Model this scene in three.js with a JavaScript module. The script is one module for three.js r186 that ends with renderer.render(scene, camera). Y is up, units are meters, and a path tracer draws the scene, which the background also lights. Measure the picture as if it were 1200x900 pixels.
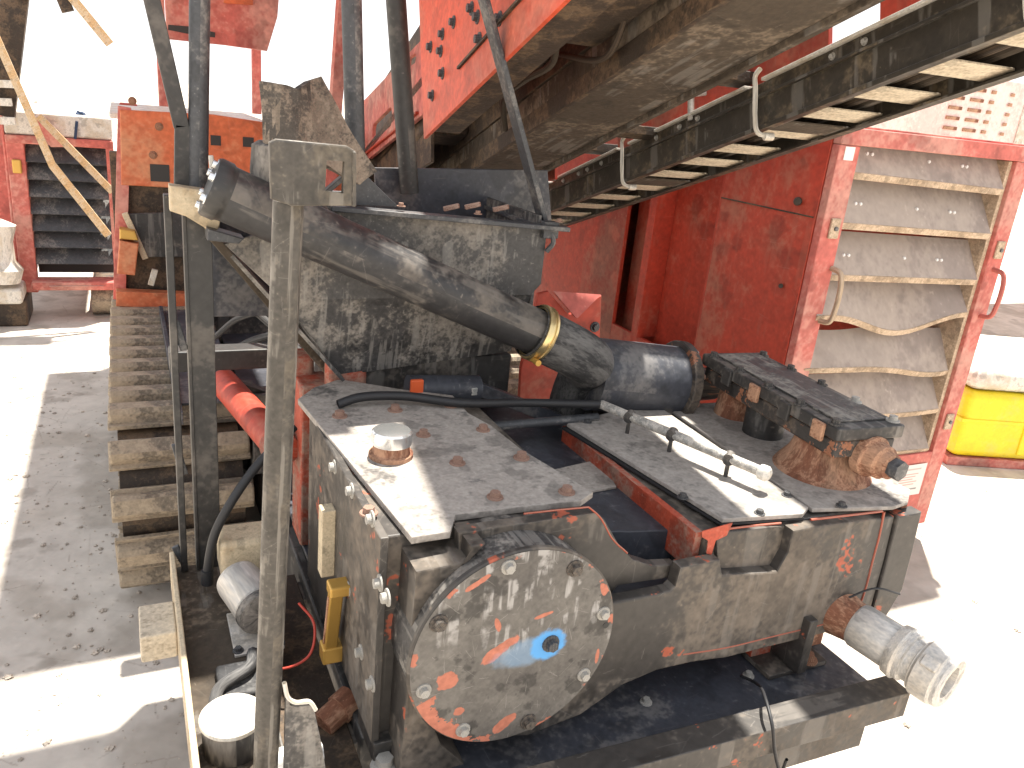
import * as THREE from 'three';
import { RoundedBoxGeometry } from 'three/addons/geometries/RoundedBoxGeometry.js';
import { mergeGeometries, mergeVertices, toCreasedNormals } from 'three/addons/utils/BufferGeometryUtils.js';

// ---------------------------------------------------------------- camera, sky, sun, exposure
const scene = new THREE.Scene();
const EYE = new THREE.Vector3(0, 1.9, 0), FOCAL = 934;          // focal length in pixels of a 1200 x 900 picture
const toDir = (px, py) => new THREE.Vector3(px - 600, 450 - py, -FOCAL).normalize();
const upC = toDir(330, 3140).negate();                          // vanishing point of the plumb lines
const fwC = toDir(137, 79).addScaledVector(upC, -toDir(137, 79).dot(upC)).normalize();
const rtC = new THREE.Vector3().crossVectors(fwC, upC);
const camToWorld = new THREE.Matrix4().makeBasis(rtC, upC, fwC.clone().negate()).transpose();
const camera = new THREE.PerspectiveCamera(2 * Math.atan(450 / FOCAL) * 180 / Math.PI, 4 / 3, 0.05, 600);
camera.position.copy(EYE);
camera.quaternion.setFromRotationMatrix(camToWorld);
scene.add(camera);

const SW = 256, SH = 128, skyData = new Float32Array(SW * SH * 4);
for (let j = 0; j < SH; j++) for (let i = 0; i < SW; i++) {
  const el = ((j + 0.5) / SH - 0.5) * Math.PI, k = Math.pow(Math.max(0, Math.sin(el)), 0.45), o = (j * SW + i) * 4;
  const h = [1.0, 0.985, 0.955], z = [0.68, 0.71, 0.78];
  for (let c = 0; c < 3; c++) skyData[o + c] = 0.64 * (h[c] * (1 - k) + z[c] * k);
  skyData[o + 3] = 1;
}
const skyTex = new THREE.DataTexture(skyData, SW, SH, THREE.RGBAFormat, THREE.FloatType);
skyTex.mapping = THREE.EquirectangularReflectionMapping; skyTex.magFilter = THREE.LinearFilter; skyTex.needsUpdate = true;
scene.background = skyTex; scene.environment = skyTex;

const sun = new THREE.DirectionalLight(new THREE.Color(1, 0.95, 0.86), 5);
const TOSUN = new THREE.Vector3(0.2, 1, -0.22).normalize();
sun.position.copy(TOSUN).multiplyScalar(14).add(new THREE.Vector3(1, 0.5, -3));
sun.target.position.set(1, 0.5, -3); scene.add(sun, sun.target);
sun.castShadow = true; sun.shadow.radius = 2; sun.shadow.mapSize.set(4096, 4096); sun.shadow.bias = -0.0004;
Object.assign(sun.shadow.camera, { left: -9, right: 9, top: 9, bottom: -9, near: 0.5, far: 40 });

const renderer = new THREE.WebGLRenderer({ antialias: true });
renderer.toneMapping = THREE.LinearToneMapping; renderer.toneMappingExposure = 2.6;
renderer.shadowMap.enabled = true; renderer.shadowMap.type = THREE.PCFSoftShadowMap;

// ---------------------------------------------------------------- pixels of the photograph to places: a ray cut with a plane of the thing
const V = (x, y, z) => new THREE.Vector3(x, y, z);
const ray = (px, py) => toDir(px, py).applyMatrix4(camToWorld);
const cut = (px, py, n, d) => { const r = ray(px, py); return EYE.clone().addScaledVector(r, (d - n.dot(EYE)) / n.dot(r)); };
const AX = V(1, 0, 0), AY = V(0, 1, 0), AZ = V(0, 0, 1);
const onX = (px, py, x) => cut(px, py, AX, x), onY = (px, py, y) => cut(px, py, AY, y), onZ = (px, py, z) => cut(px, py, AZ, z);

let seed = 7; const rnd = () => { seed = (seed * 1664525 + 1013904223) >>> 0; return seed / 4294967296; };
const rr = (a, b) => a + (b - a) * rnd();

// ---------------------------------------------------------------- geometry helpers (uv in metres)
function boxUV(g) {
  g = g.index ? g.toNonIndexed() : g; g.deleteAttribute('uv'); if (!g.attributes.normal) g.computeVertexNormals();
  const p = g.attributes.position, uv = new Float32Array(p.count * 2), a = V(0, 0, 0), b = V(0, 0, 0), c = V(0, 0, 0);
  for (let i = 0; i < p.count; i += 3) {
    a.fromBufferAttribute(p, i); b.fromBufferAttribute(p, i + 1).sub(a); c.fromBufferAttribute(p, i + 2).sub(a); b.cross(c);
    const x = Math.abs(b.x), y = Math.abs(b.y), z = Math.abs(b.z);
    for (let k = 0; k < 3; k++) {
      const X = p.getX(i + k), Y = p.getY(i + k), Z = p.getZ(i + k), o = (i + k) * 2;
      if (x >= y && x >= z) { uv[o] = Z; uv[o + 1] = Y; } else if (y >= z) { uv[o] = X; uv[o + 1] = Z; } else { uv[o] = X; uv[o + 1] = Y; }
    }
  }
  g.setAttribute('uv', new THREE.BufferAttribute(uv, 2)); return g;
}
function cylUV(g, r, h) {                                       // a lathe, cylinder or tube: its own uv scaled to metres
  const uv = g.attributes.uv; for (let i = 0; i < uv.count; i++) uv.setXY(i, uv.getX(i) * 2 * Math.PI * r, uv.getY(i) * h); return g.index ? g.toNonIndexed() : g;
}
const bx = (x0, x1, y0, y1, z0, z1, r = 0.004) => {
  const w = Math.abs(x1 - x0), h = Math.abs(y1 - y0), d = Math.abs(z1 - z0), q = Math.min(r, w * 0.45, h * 0.45, d * 0.45);
  return boxUV(q > 0.0005 ? new RoundedBoxGeometry(w, h, d, 2, q) : new THREE.BoxGeometry(w, h, d)).translate((x0 + x1) / 2, (y0 + y1) / 2, (z0 + z1) / 2);
};
const frame = (o, x, y, z) => new THREE.Matrix4().makeBasis(x, y, z).setPosition(o);
function cy(p, q, r, r2 = r, seg = 20, open = false) {
  const d = q.clone().sub(p), h = d.length(), g = cylUV(new THREE.CylinderGeometry(r2, r, h, seg, 1, open), r, h).translate(0, h / 2, 0);
  return g.applyQuaternion(new THREE.Quaternion().setFromUnitVectors(AY, d.normalize())).translate(p.x, p.y, p.z);
}
function lathe(p, q, prof, seg = 28) {                          // prof: [distance along p-q, radius]
  const d = q.clone().sub(p).normalize(), g = new THREE.LatheGeometry(prof.map(([t, r]) => new THREE.Vector2(r, t)), seg);
  const h = prof[prof.length - 1][0], r = Math.max(...prof.map((a) => a[1]));
  return toCreasedNormals(cylUV(g, r, h || 0.1), 0.6).applyQuaternion(new THREE.Quaternion().setFromUnitVectors(AY, d)).translate(p.x, p.y, p.z);
}
function tube(pts, r, seg = 40, rad = 10) { const c = new THREE.CatmullRomCurve3(pts); return cylUV(new THREE.TubeGeometry(c, seg, r, rad), r, c.getLength()); }
function beam(p, q, w, h, up = AY, r = 0.003) {                 // a bar from p to q, w wide, h deep along up
  const z = q.clone().sub(p), l = z.length(); z.normalize(); const x = up.clone().cross(z).normalize(), y = z.clone().cross(x);
  return boxUV(new RoundedBoxGeometry(w, h, l, 2, Math.min(r, w * 0.4, h * 0.4))).applyMatrix4(frame(p.clone().add(q).multiplyScalar(0.5), x, y, z));
}
function ext(o, x, y, poly, depth, bev = 0.003, holes = []) {   // polygon in the plane (o, x, y), given as [a, b], thick along x cross y
  const s = new THREE.Shape(poly.map(([a, b]) => new THREE.Vector2(a, b)));
  for (const h of holes) s.holes.push(new THREE.Path(h.map(([a, b]) => new THREE.Vector2(a, b))));
  const g = new THREE.ExtrudeGeometry(s, { depth: Math.max(depth - 2 * bev, 0.001), bevelEnabled: bev > 0, bevelThickness: bev, bevelSize: bev, bevelOffset: -bev, bevelSegments: 2, curveSegments: 8 });
  g.translate(0, 0, bev); return boxUV(g).applyMatrix4(frame(o, x, y, x.clone().cross(y)));
}
const pZ = (pts, z) => pts.map(([a, b]) => { const v = onZ(a, b, z); return [v.x, v.y]; });       // photo outline on an upright plane
const plateZ = (pts, z, depth, bev, holes) => ext(V(0, 0, z), AX, AY, pZ(pts, z), depth, bev, holes);  // thick toward +z
const plateY = (pts, y, depth, bev) => ext(V(0, y, 0), AX, V(0, 0, -1), pts.map(([a, b]) => { const v = onY(a, b, y); return [v.x, -v.z]; }), depth, bev);
function sheet(nu, nv, f, thick) {                              // a thick curved sheet, f(u, v) -> Vector3
  const P = [], idx = [], N = [];
  const base = []; for (let j = 0; j <= nv; j++) for (let i = 0; i <= nu; i++) base.push(f(i / nu, j / nv));
  const g0 = new THREE.BufferGeometry(), t = [];
  for (let j = 0; j < nv; j++) for (let i = 0; i < nu; i++) { const a = j * (nu + 1) + i; t.push(a, a + 1, a + nu + 2, a, a + nu + 2, a + nu + 1); }
  g0.setAttribute('position', new THREE.Float32BufferAttribute(base.flatMap((v) => [v.x, v.y, v.z]), 3)); g0.setIndex(t); g0.computeVertexNormals();
  for (let i = 0; i < base.length; i++) N.push(V(0, 0, 0).fromBufferAttribute(g0.attributes.normal, i));
  for (const s of [0.5, -0.5]) base.forEach((b, i) => P.push(...b.clone().addScaledVector(N[i], thick * s).toArray()));
  const m = base.length; for (let i = 0; i < t.length; i += 3) idx.push(t[i], t[i + 1], t[i + 2], t[i] + m, t[i + 2] + m, t[i + 1] + m);
  const rim = []; for (let i = 0; i < nu; i++) rim.push(i); for (let j = 0; j < nv; j++) rim.push(j * (nu + 1) + nu); for (let i = nu; i > 0; i--) rim.push(nv * (nu + 1) + i); for (let j = nv; j > 0; j--) rim.push(j * (nu + 1));
  rim.forEach((a, k) => { const b = rim[(k + 1) % rim.length]; idx.push(a, a + m, b, b, a + m, b + m); });
  const g = new THREE.BufferGeometry(); g.setAttribute('position', new THREE.Float32BufferAttribute(P, 3)); g.setIndex(idx);
  return boxUV(toCreasedNormals(g, 0.7));
}
const clean = (g) => { const o = g.index ? g.toNonIndexed() : g; for (const k of Object.keys(o.attributes)) if (!['position', 'normal', 'uv'].includes(k)) o.deleteAttribute(k); if (!o.attributes.uv) boxUV(o); return o; };
const merged = (list) => { list = [].concat(list).map(clean); return list.length > 1 ? mergeGeometries(list) : list[0]; };

// ---------------------------------------------------------------- procedural textures
const TN = 512;
function field(px, py, oct, sd) {                               // tileable value noise, px by py cells in the first octave
  const out = new Float32Array(TN * TN); let amp = 1, sum = 0;
  for (let o = 0; o < oct; o++) {
    const X = Math.min(px << o, TN), Y = Math.min(py << o, TN), lat = new Float32Array(X * Y); let s = (sd * 9301 + o * 49297 + 233) >>> 0;
    for (let i = 0; i < lat.length; i++) { s = (Math.imul(s, 1664525) + 1013904223) >>> 0; lat[i] = s / 4294967296; }
    for (let y = 0; y < TN; y++) {
      const fy = y / TN * Y, y0 = Math.floor(fy), ty = fy - y0, sy = ty * ty * (3 - 2 * ty), r0 = (y0 % Y) * X, r1 = ((y0 + 1) % Y) * X;
      for (let x = 0; x < TN; x++) {
        const fx = x / TN * X, x0 = Math.floor(fx), tx = fx - x0, sx = tx * tx * (3 - 2 * tx), x1 = (x0 + 1) % X;
        const a = lat[r0 + x0] + (lat[r0 + x1] - lat[r0 + x0]) * sx, b = lat[r1 + x0] + (lat[r1 + x1] - lat[r1 + x0]) * sx;
        out[y * TN + x] += amp * (a + (b - a) * sy);
      }
    }
    sum += amp; amp *= 0.55;
  }
  let lo = 1e9, hi = -1e9; for (const v of out) { if (v < lo) lo = v; if (v > hi) hi = v; }
  for (let i = 0; i < out.length; i++) out[i] = (out[i] - lo) / (hi - lo);
  return out;
}
const F = { big: field(3, 3, 7, 1), mid: field(9, 9, 6, 2), fine: field(48, 48, 4, 3), run: field(40, 3, 5, 4), scr: field(3, 60, 4, 5), blot: field(6, 6, 5, 6), spk: field(90, 90, 2, 7) };
F.scratch = (() => {                                            // thin random scratches, tileable
  const f = new Float32Array(TN * TN); for (let i = 0; i < 170; i++) { let x = rnd() * TN, y = rnd() * TN; const a = rnd() * 6.28, l = 6 + 70 * rnd() * rnd(), k = 0.25 + 0.75 * rnd(); let b = a; for (let j = 0; j < l; j++) { f[(Math.floor(y) & 511) * TN + (Math.floor(x) & 511)] = k * Math.min(1, 3 * (1 - j / l)); b += (rnd() - 0.5) * 0.06; x += Math.cos(b); y += Math.sin(b); } } return f; })();
const at = (f, x, y, dx = 0, dy = 0) => f[((y + dy) & 511) * TN + ((x + dx) & 511)];
const sm = (a, b, t) => { t = Math.min(1, Math.max(0, (t - a) / (b - a))); return t * t * (3 - 2 * t); };
const mix = (a, b, t) => [a[0] + (b[0] - a[0]) * t, a[1] + (b[1] - a[1]) * t, a[2] + (b[2] - a[2]) * t];
const enc = (v) => { v = Math.min(1, Math.max(0, v)); return Math.round(255 * (v <= 0.0031308 ? 12.92 * v : 1.055 * Math.pow(v, 1 / 2.4) - 0.055)); };
const grain = new Map();
function surf(tile, fn, opt = {}) {                             // fn(x, y) -> { c: linear rgb, r: roughness, h: height 0..1 }; tile in metres
  const col = new Uint8Array(TN * TN * 4), ro = new Uint8Array(TN * TN * 4), bu = new Uint8Array(TN * TN * 4);
  for (let y = 0; y < TN; y++) for (let x = 0; x < TN; x++) {
    const s = fn(x, y), o = (y * TN + x) * 4;
    for (let k = 0; k < 3; k++) { col[o + k] = enc(s.c[k]); ro[o + k] = 255 * Math.min(1, Math.max(0, s.r)); bu[o + k] = 255 * Math.min(1, Math.max(0, s.h)); }
    col[o + 3] = ro[o + 3] = bu[o + 3] = 255;
  }
  const mk = (d, srgb) => { const t = new THREE.DataTexture(d, TN, TN); t.wrapS = t.wrapT = THREE.RepeatWrapping; t.magFilter = THREE.LinearFilter; t.minFilter = THREE.LinearMipmapLinearFilter; t.generateMipmaps = true; if (srgb) t.colorSpace = THREE.SRGBColorSpace; t.repeat.set(1 / tile, 1 / tile); if (opt.off) t.offset.set(...opt.off); t.needsUpdate = true; return t; };
  let mean = 0; for (let i = 0; i < ro.length; i += 64) mean += ro[i] / 255 * 64 / ro.length;
  const key = tile.toFixed(2), bump = opt.shared ? (grain.get(key) ?? grain.set(key, mk(bu)).get(key)) : mk(bu);
  return new THREE.MeshStandardMaterial({ map: mk(col, true), roughnessMap: opt.shared ? null : mk(ro), bumpMap: bump, bumpScale: opt.bump ?? 0.002, roughness: opt.shared ? mean : 1, metalness: opt.metal ?? 0 });
}
// paint under dust: base colour, dust colour in patches, chips down to a third colour, runs of pale dried water
function dusty(tile, base, dust, amount, { chip, chipAt = 0.8, runs = 0, runCol = [0.4, 0.38, 0.35], rough = 0.6, bump = 0.0015, metal = 0, dx = 0, stain = 0.5, scratch = 0.5, grainy = 1 } = {}) {
  return surf(tile, (x, y) => {
    const fi = at(F.fine, x, y, 31, dx), sp = at(F.spk, x, y, dx, 9), n = 0.5 * at(F.big, x, y, dx) + 0.32 * at(F.mid, x, y, 0, dx) + 0.18 * fi, th = 0.74 - amount * 0.46;
    const d = 0.68 * sm(th - 0.14, th + 0.18, n) + 0.32 * sm(th - 0.05, th + 0.07, n + 0.3 * (sp - 0.5) + 0.12 * (fi - 0.5));
    let c = mix(base, dust, 0.12 * amount + d * 0.88), r = rough + d * (0.95 - rough), h = 0.4 + d * 0.2 + 0.25 * at(F.fine, x, y, 77);
    const g = 1 - 0.38 * grainy + grainy * (0.42 * fi + 0.34 * sp); c = c.map((v) => v * g);
    const oil = sm(0.6, 0.68, 0.7 * at(F.blot, x, y, 310, dx + 40) + 0.3 * at(F.mid, x, y, dx, 300)) * stain; c = c.map((v) => v * (1 - 0.55 * oil)); r -= 0.2 * oil;
    if (runs) { const k = sm(0.58, 0.74, at(F.run, x, y, dx)) * sm(0.45, 0.58, at(F.blot, x, y, dx, 99) + 0.12 * (sp - 0.5)) * runs; c = mix(c, runCol, k); h += 0.1 * k; }
    if (chip) { const k = sm(chipAt, chipAt + 0.02, 0.5 * at(F.blot, x, y, 200, dx) + 0.32 * at(F.mid, x, y, dx, 11) + 0.1 * fi + 0.12 * sp); c = mix(c, chip.map((v) => v * (0.7 + 0.5 * sp)), k); r = r + (0.6 - r) * k; h -= 0.3 * k; }
    const sc = at(F.scratch, x, y, dx, 140) * scratch; c = mix(c, mix(dust, [0.5, 0.47, 0.43], 0.4), sc * 0.6); h -= 0.2 * sc;
    const fl = sm(0.8, 0.86, sp) * sm(0.5, 0.7, at(F.mid, x, y, 90, dx)) * 0.5; c = mix(c, dust.map((v) => v * 1.35), fl);
    return { c, r, h };
  }, { bump, metal, shared: !(chip || runs >= 0.4) });
}
const plain = (c, r = 0.6, m = 0, o = {}) => new THREE.MeshPhysicalMaterial({ color: new THREE.Color().setRGB(...c), roughness: r, metalness: m, ...o });
const M = {
  black: dusty(0.9, [0.026, 0.025, 0.025], [0.14, 0.122, 0.104], 0.34, { rough: 0.45, runs: 0.2, scratch: 0.25 }),
  blackPaint: dusty(0.9, [0.03, 0.029, 0.028], [0.1, 0.088, 0.076], 0.24, { rough: 0.42, dx: 480, scratch: 0.2, stain: 0.2 }),
  navy: dusty(0.8, [0.045, 0.049, 0.062], [0.15, 0.142, 0.138], 0.28, { rough: 0.42, dx: 60, scratch: 0.3 }),
  hopper: dusty(0.5, [0.045, 0.044, 0.045], [0.24, 0.216, 0.188], 0.42, { rough: 0.5, runs: 0.4, dx: 90, runCol: [0.33, 0.31, 0.28], grainy: 1.4 }),
  post: dusty(0.5, [0.048, 0.051, 0.057], [0.18, 0.168, 0.155], 0.24, { rough: 0.42, dx: 20, scratch: 0.3 }),
  pump: dusty(1.0, [0.04, 0.036, 0.033], [0.165, 0.136, 0.108], 0.47, { rough: 0.5, chip: [0.38, 0.092, 0.048], chipAt: 0.725, runs: 0.3, dx: 250, runCol: [0.25, 0.222, 0.192] }),
  plate: dusty(0.55, [0.12, 0.112, 0.106], [0.35, 0.315, 0.28], 0.92, { rough: 0.6, dx: 310, bump: 0.002, stain: 0.6 }),
  lid: dusty(0.7, [0.15, 0.14, 0.13], [0.34, 0.31, 0.28], 0.95, { rough: 0.65, dx: 350 }),
  primer: dusty(0.5, [0.42, 0.06, 0.025], [0.3, 0.2, 0.15], 0.35, { rough: 0.5, dx: 33 }),
  red: dusty(1.3, [0.43, 0.042, 0.018], [0.33, 0.1, 0.06], 0.4, { rough: 0.38, runs: 0.25, runCol: [0.36, 0.12, 0.075], dx: 140, bump: 0.0006, scratch: 0.3 }),
  redSunlit: dusty(1.1, [0.64, 0.085, 0.035], [0.5, 0.13, 0.075], 0.3, { rough: 0.38, dx: 210, bump: 0.0006, scratch: 0.3, stain: 0.3 }),  // red paint lightened for the sunlit boom, the light is in the colour
  redFaded: dusty(1.4, [0.52, 0.12, 0.095], [0.5, 0.24, 0.19], 0.5, { rough: 0.5, dx: 70, bump: 0.0008 }),
  orange: dusty(1.4, [0.58, 0.13, 0.045], [0.5, 0.22, 0.11], 0.35, { rough: 0.45, dx: 15, bump: 0.0008 }),
  rust: dusty(0.3, [0.2, 0.075, 0.04], [0.42, 0.24, 0.15], 0.55, { rough: 0.8, dx: 45 }),
  bolt: dusty(0.12, [0.24, 0.1, 0.06], [0.4, 0.27, 0.21], 0.6, { rough: 0.75, dx: 5 }),
  zinc: dusty(0.12, [0.36, 0.36, 0.34], [0.62, 0.58, 0.52], 0.5, { rough: 0.4, dx: 115, metal: 0.3 }),
  galv: dusty(0.5, [0.058, 0.052, 0.045], [0.135, 0.115, 0.09], 0.42, { rough: 0.42, runs: 0.4, runCol: [0.3, 0.275, 0.24], dx: 66, metal: 0.15, grainy: 1.4 }),
  rubber: dusty(0.5, [0.028, 0.028, 0.03], [0.13, 0.125, 0.12], 0.5, { rough: 0.75, dx: 280 }),
  flap: dusty(0.3, [0.055, 0.048, 0.042], [0.22, 0.175, 0.135], 0.6, { rough: 0.85, dx: 130, bump: 0.006 }),
  pipe: dusty(0.9, [0.026, 0.026, 0.028], [0.16, 0.14, 0.12], 0.32, { rough: 0.48, runs: 0.4, dx: 190, scratch: 0.4, runCol: [0.2, 0.18, 0.16] }),
  rail: dusty(0.9, [0.055, 0.041, 0.028], [0.2, 0.155, 0.112], 0.4, { rough: 0.85, runs: 0.2, dx: 225, bump: 0.008 }),
  oily: dusty(0.5, [0.032, 0.022, 0.015], [0.12, 0.078, 0.045], 0.5, { rough: 0.5, dx: 100, bump: 0.004 }),
  tray: dusty(0.8, [0.028, 0.023, 0.017], [0.14, 0.108, 0.07], 0.25, { rough: 0.4, runs: 0.2, dx: 400, scratch: 0.3 }),
  rung: dusty(0.5, [0.38, 0.31, 0.22], [0.58, 0.5, 0.38], 0.6, { rough: 0.85, dx: 3 }),
  louvre: dusty(1.4, [0.3, 0.245, 0.215], [0.4, 0.33, 0.28], 0.6, { rough: 0.75, dx: 440, bump: 0.0006, stain: 0.15, scratch: 0.12, grainy: 0.4 }),
  lip: dusty(0.4, [0.42, 0.31, 0.21], [0.55, 0.42, 0.3], 0.5, { rough: 0.8, dx: 84 }),
  shoe: dusty(0.6, [0.16, 0.134, 0.105], [0.35, 0.28, 0.2], 0.62, { rough: 0.9, dx: 500, bump: 0.006 }),
  valve: dusty(0.4, [0.028, 0.025, 0.024], [0.12, 0.095, 0.075], 0.38, { rough: 0.5, chip: [0.28, 0.115, 0.06], chipAt: 0.63, dx: 402 }),
  pinkGlare: dusty(1.4, [0.78, 0.5, 0.46], [0.8, 0.62, 0.57], 0.6, { rough: 0.6, dx: 470, bump: 0.0008, stain: 0.15, scratch: 0.15, grainy: 0.5 }),  // red machine paint bleached to pale pink, glare put into the colour
  brass: plain([0.55, 0.33, 0.08], 0.4, 0.55), gold: plain([0.7, 0.55, 0.28], 0.3, 0.9), chrome: plain([0.75, 0.76, 0.76], 0.22, 0.9),
  white: dusty(0.3, [0.66, 0.63, 0.57], [0.5, 0.43, 0.33], 0.35, { rough: 0.5, dx: 18 }),
  cream: dusty(0.3, [0.58, 0.48, 0.33], [0.42, 0.32, 0.2], 0.4, { rough: 0.55, dx: 222 }),
  paleSteel: dusty(0.4, [0.58, 0.56, 0.53], [0.6, 0.55, 0.48], 0.4, { rough: 0.35, dx: 12, metal: 0.35 }),
  cable: plain([0.02, 0.02, 0.022], 0.55), orangeClip: plain([0.75, 0.12, 0.03], 0.5), redWire: plain([0.45, 0.05, 0.03], 0.5), dark: plain([0.035, 0.033, 0.031], 0.7),  // dark: near-black that stands for the shade inside holes and slots
  yellow: dusty(0.9, [0.76, 0.62, 0.015], [0.66, 0.54, 0.08], 0.1, { rough: 0.45, dx: 144, bump: 0.001, stain: 0.1, scratch: 0.15, grainy: 0.3 }), glass: plain([0.85, 0.82, 0.6], 0.25, 0, { transmission: 0.35 }), rope: dusty(0.2, [0.6, 0.4, 0.2], [0.62, 0.5, 0.34], 0.5, { rough: 0.9, dx: 50 }),
  blueCloth: plain([0.03, 0.05, 0.1], 0.9), greenCloth: plain([0.3, 0.55, 0.06], 0.8), label: plain([0.75, 0.73, 0.7], 0.5),
};

// ---------------------------------------------------------------- things and parts
const taken = new Map(), things = [];
const numbered = (n) => { const k = taken.get(n) ?? 0; taken.set(n, k + 1); return k ? `${n}_${String(k).padStart(3, '0')}` : n; };
function thing(name, label, category, group) {
  const g = new THREE.Group(); g.name = numbered(name); g.userData = { label, category }; if (group) g.userData.group = group; scene.add(g); things.push(g); return g;
}
function part(parent, name, geos, mat, label) {
  const m = new THREE.Mesh(merged(geos), mat); m.name = name; m.castShadow = m.receiveShadow = true; if (label) m.userData.label = label; parent.add(m); return m;
}
function single(name, label, category, geos, mat, group) {
  const m = new THREE.Mesh(merged(geos), mat); m.name = numbered(name); m.castShadow = m.receiveShadow = true; m.userData = { label, category }; if (group) m.userData.group = group; scene.add(m); things.push(m); return m;
}
function structure(name, geo, mat, kind = 'structure') { const m = new THREE.Mesh(geo, mat); m.name = name; m.castShadow = m.receiveShadow = true; m.userData = { kind }; scene.add(m); return m; }
// one hexagonal bolt with its washer, copied with shared geometry
const hexGeo = (() => merged([boxUV(new THREE.CylinderGeometry(1.5, 1.55, 0.28, 14)).translate(0, 0.14, 0), boxUV(new THREE.CylinderGeometry(0.95, 1, 0.95, 6)).translate(0, 0.74, 0)]))();
function bolt(parent, p, n, r = 0.011, mat = M.bolt, name = 'bolt') {
  const m = new THREE.Mesh(hexGeo, mat); m.name = name; m.castShadow = m.receiveShadow = true; m.position.copy(p); m.scale.setScalar(r);
  m.quaternion.setFromUnitVectors(AY, n.clone().normalize()).multiply(new THREE.Quaternion().setFromAxisAngle(AY, rr(0, 1))); parent.add(m); return m;
}

// ================================================================ ground
{
  const gm = surf(2.6, (x, y) => {
    const b = at(F.big, x, y), m = at(F.mid, x, y, 50), f = at(F.fine, x, y), s = at(F.spk, x, y), p = at(F.blot, x, y, 77);
    let c = mix([0.46, 0.405, 0.34], [0.57, 0.515, 0.45], sm(0.3, 0.7, b)); c = mix(c, [0.3, 0.255, 0.205], sm(0.58, 0.75, p) * 0.5);
    c = c.map((v) => v * (0.8 + 0.25 * f + 0.15 * m)); const k = sm(0.8, 0.9, s) * sm(0.5, 0.6, m); c = mix(c, [0.24, 0.2, 0.16], k * 0.4);
    const ck = at(F.scratch, x, y, 222) * 0.5; c = mix(c, [0.25, 0.2, 0.16], ck); const ol = sm(0.66, 0.72, 0.6 * at(F.blot, x, y, 400, 123) + 0.4 * at(F.mid, x, y, 17)) * 0.45; c = mix(c, [0.2, 0.165, 0.13], ol);
    return { c, r: 0.95, h: 0.35 * m + 0.35 * f + 0.25 * b + 0.2 * k };
  }, { bump: 0.01 });
  const g = new THREE.PlaneGeometry(400, 400, 1, 1).rotateX(-Math.PI / 2), uv = g.attributes.uv; for (let i = 0; i < uv.count; i++) uv.setXY(i, uv.getX(i) * 400, uv.getY(i) * 400);
  structure('ground', g, gm);
  // loose stones and clods, uncountable
  const sg = new THREE.IcosahedronGeometry(1, 1); const sp = sg.attributes.position; for (let i = 0; i < sp.count; i++) { const k = 0.75 + 0.25 * Math.sin(sp.getX(i) * 5.1 + sp.getY(i) * 3.3 + sp.getZ(i) * 4.7); sp.setXYZ(i, sp.getX(i) * k, sp.getY(i) * k * 0.6, sp.getZ(i) * k); } sg.computeVertexNormals();
  const im = new THREE.InstancedMesh(sg, new THREE.MeshStandardMaterial({ color: new THREE.Color().setRGB(0.46, 0.4, 0.335), roughness: 0.95 }), 2600), mt = new THREE.Matrix4(), q = new THREE.Quaternion();
  for (let i = 0; i < 2600; i++) {
    const x = i < 2200 ? rr(-1.6, 0.2) : rr(0, 6), z = i < 2200 ? rr(-6, -1.4) : rr(-4, 0), s = 0.003 + 0.013 * Math.pow(rnd(), 6);
    mt.compose(V(x, s * 0.2, z), q.setFromAxisAngle(AY, rr(0, 6)), V(s * rr(0.8, 1.4), s, s)); im.setMatrixAt(i, mt); im.setColorAt(i, new THREE.Color().setScalar(rr(0.7, 1.2)));
  }
  im.name = 'gravel'; im.userData = { kind: 'stuff', label: 'loose small stones and grit scattered over the dry ground', category: 'gravel' }; im.castShadow = im.receiveShadow = true; scene.add(im);
}

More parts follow.
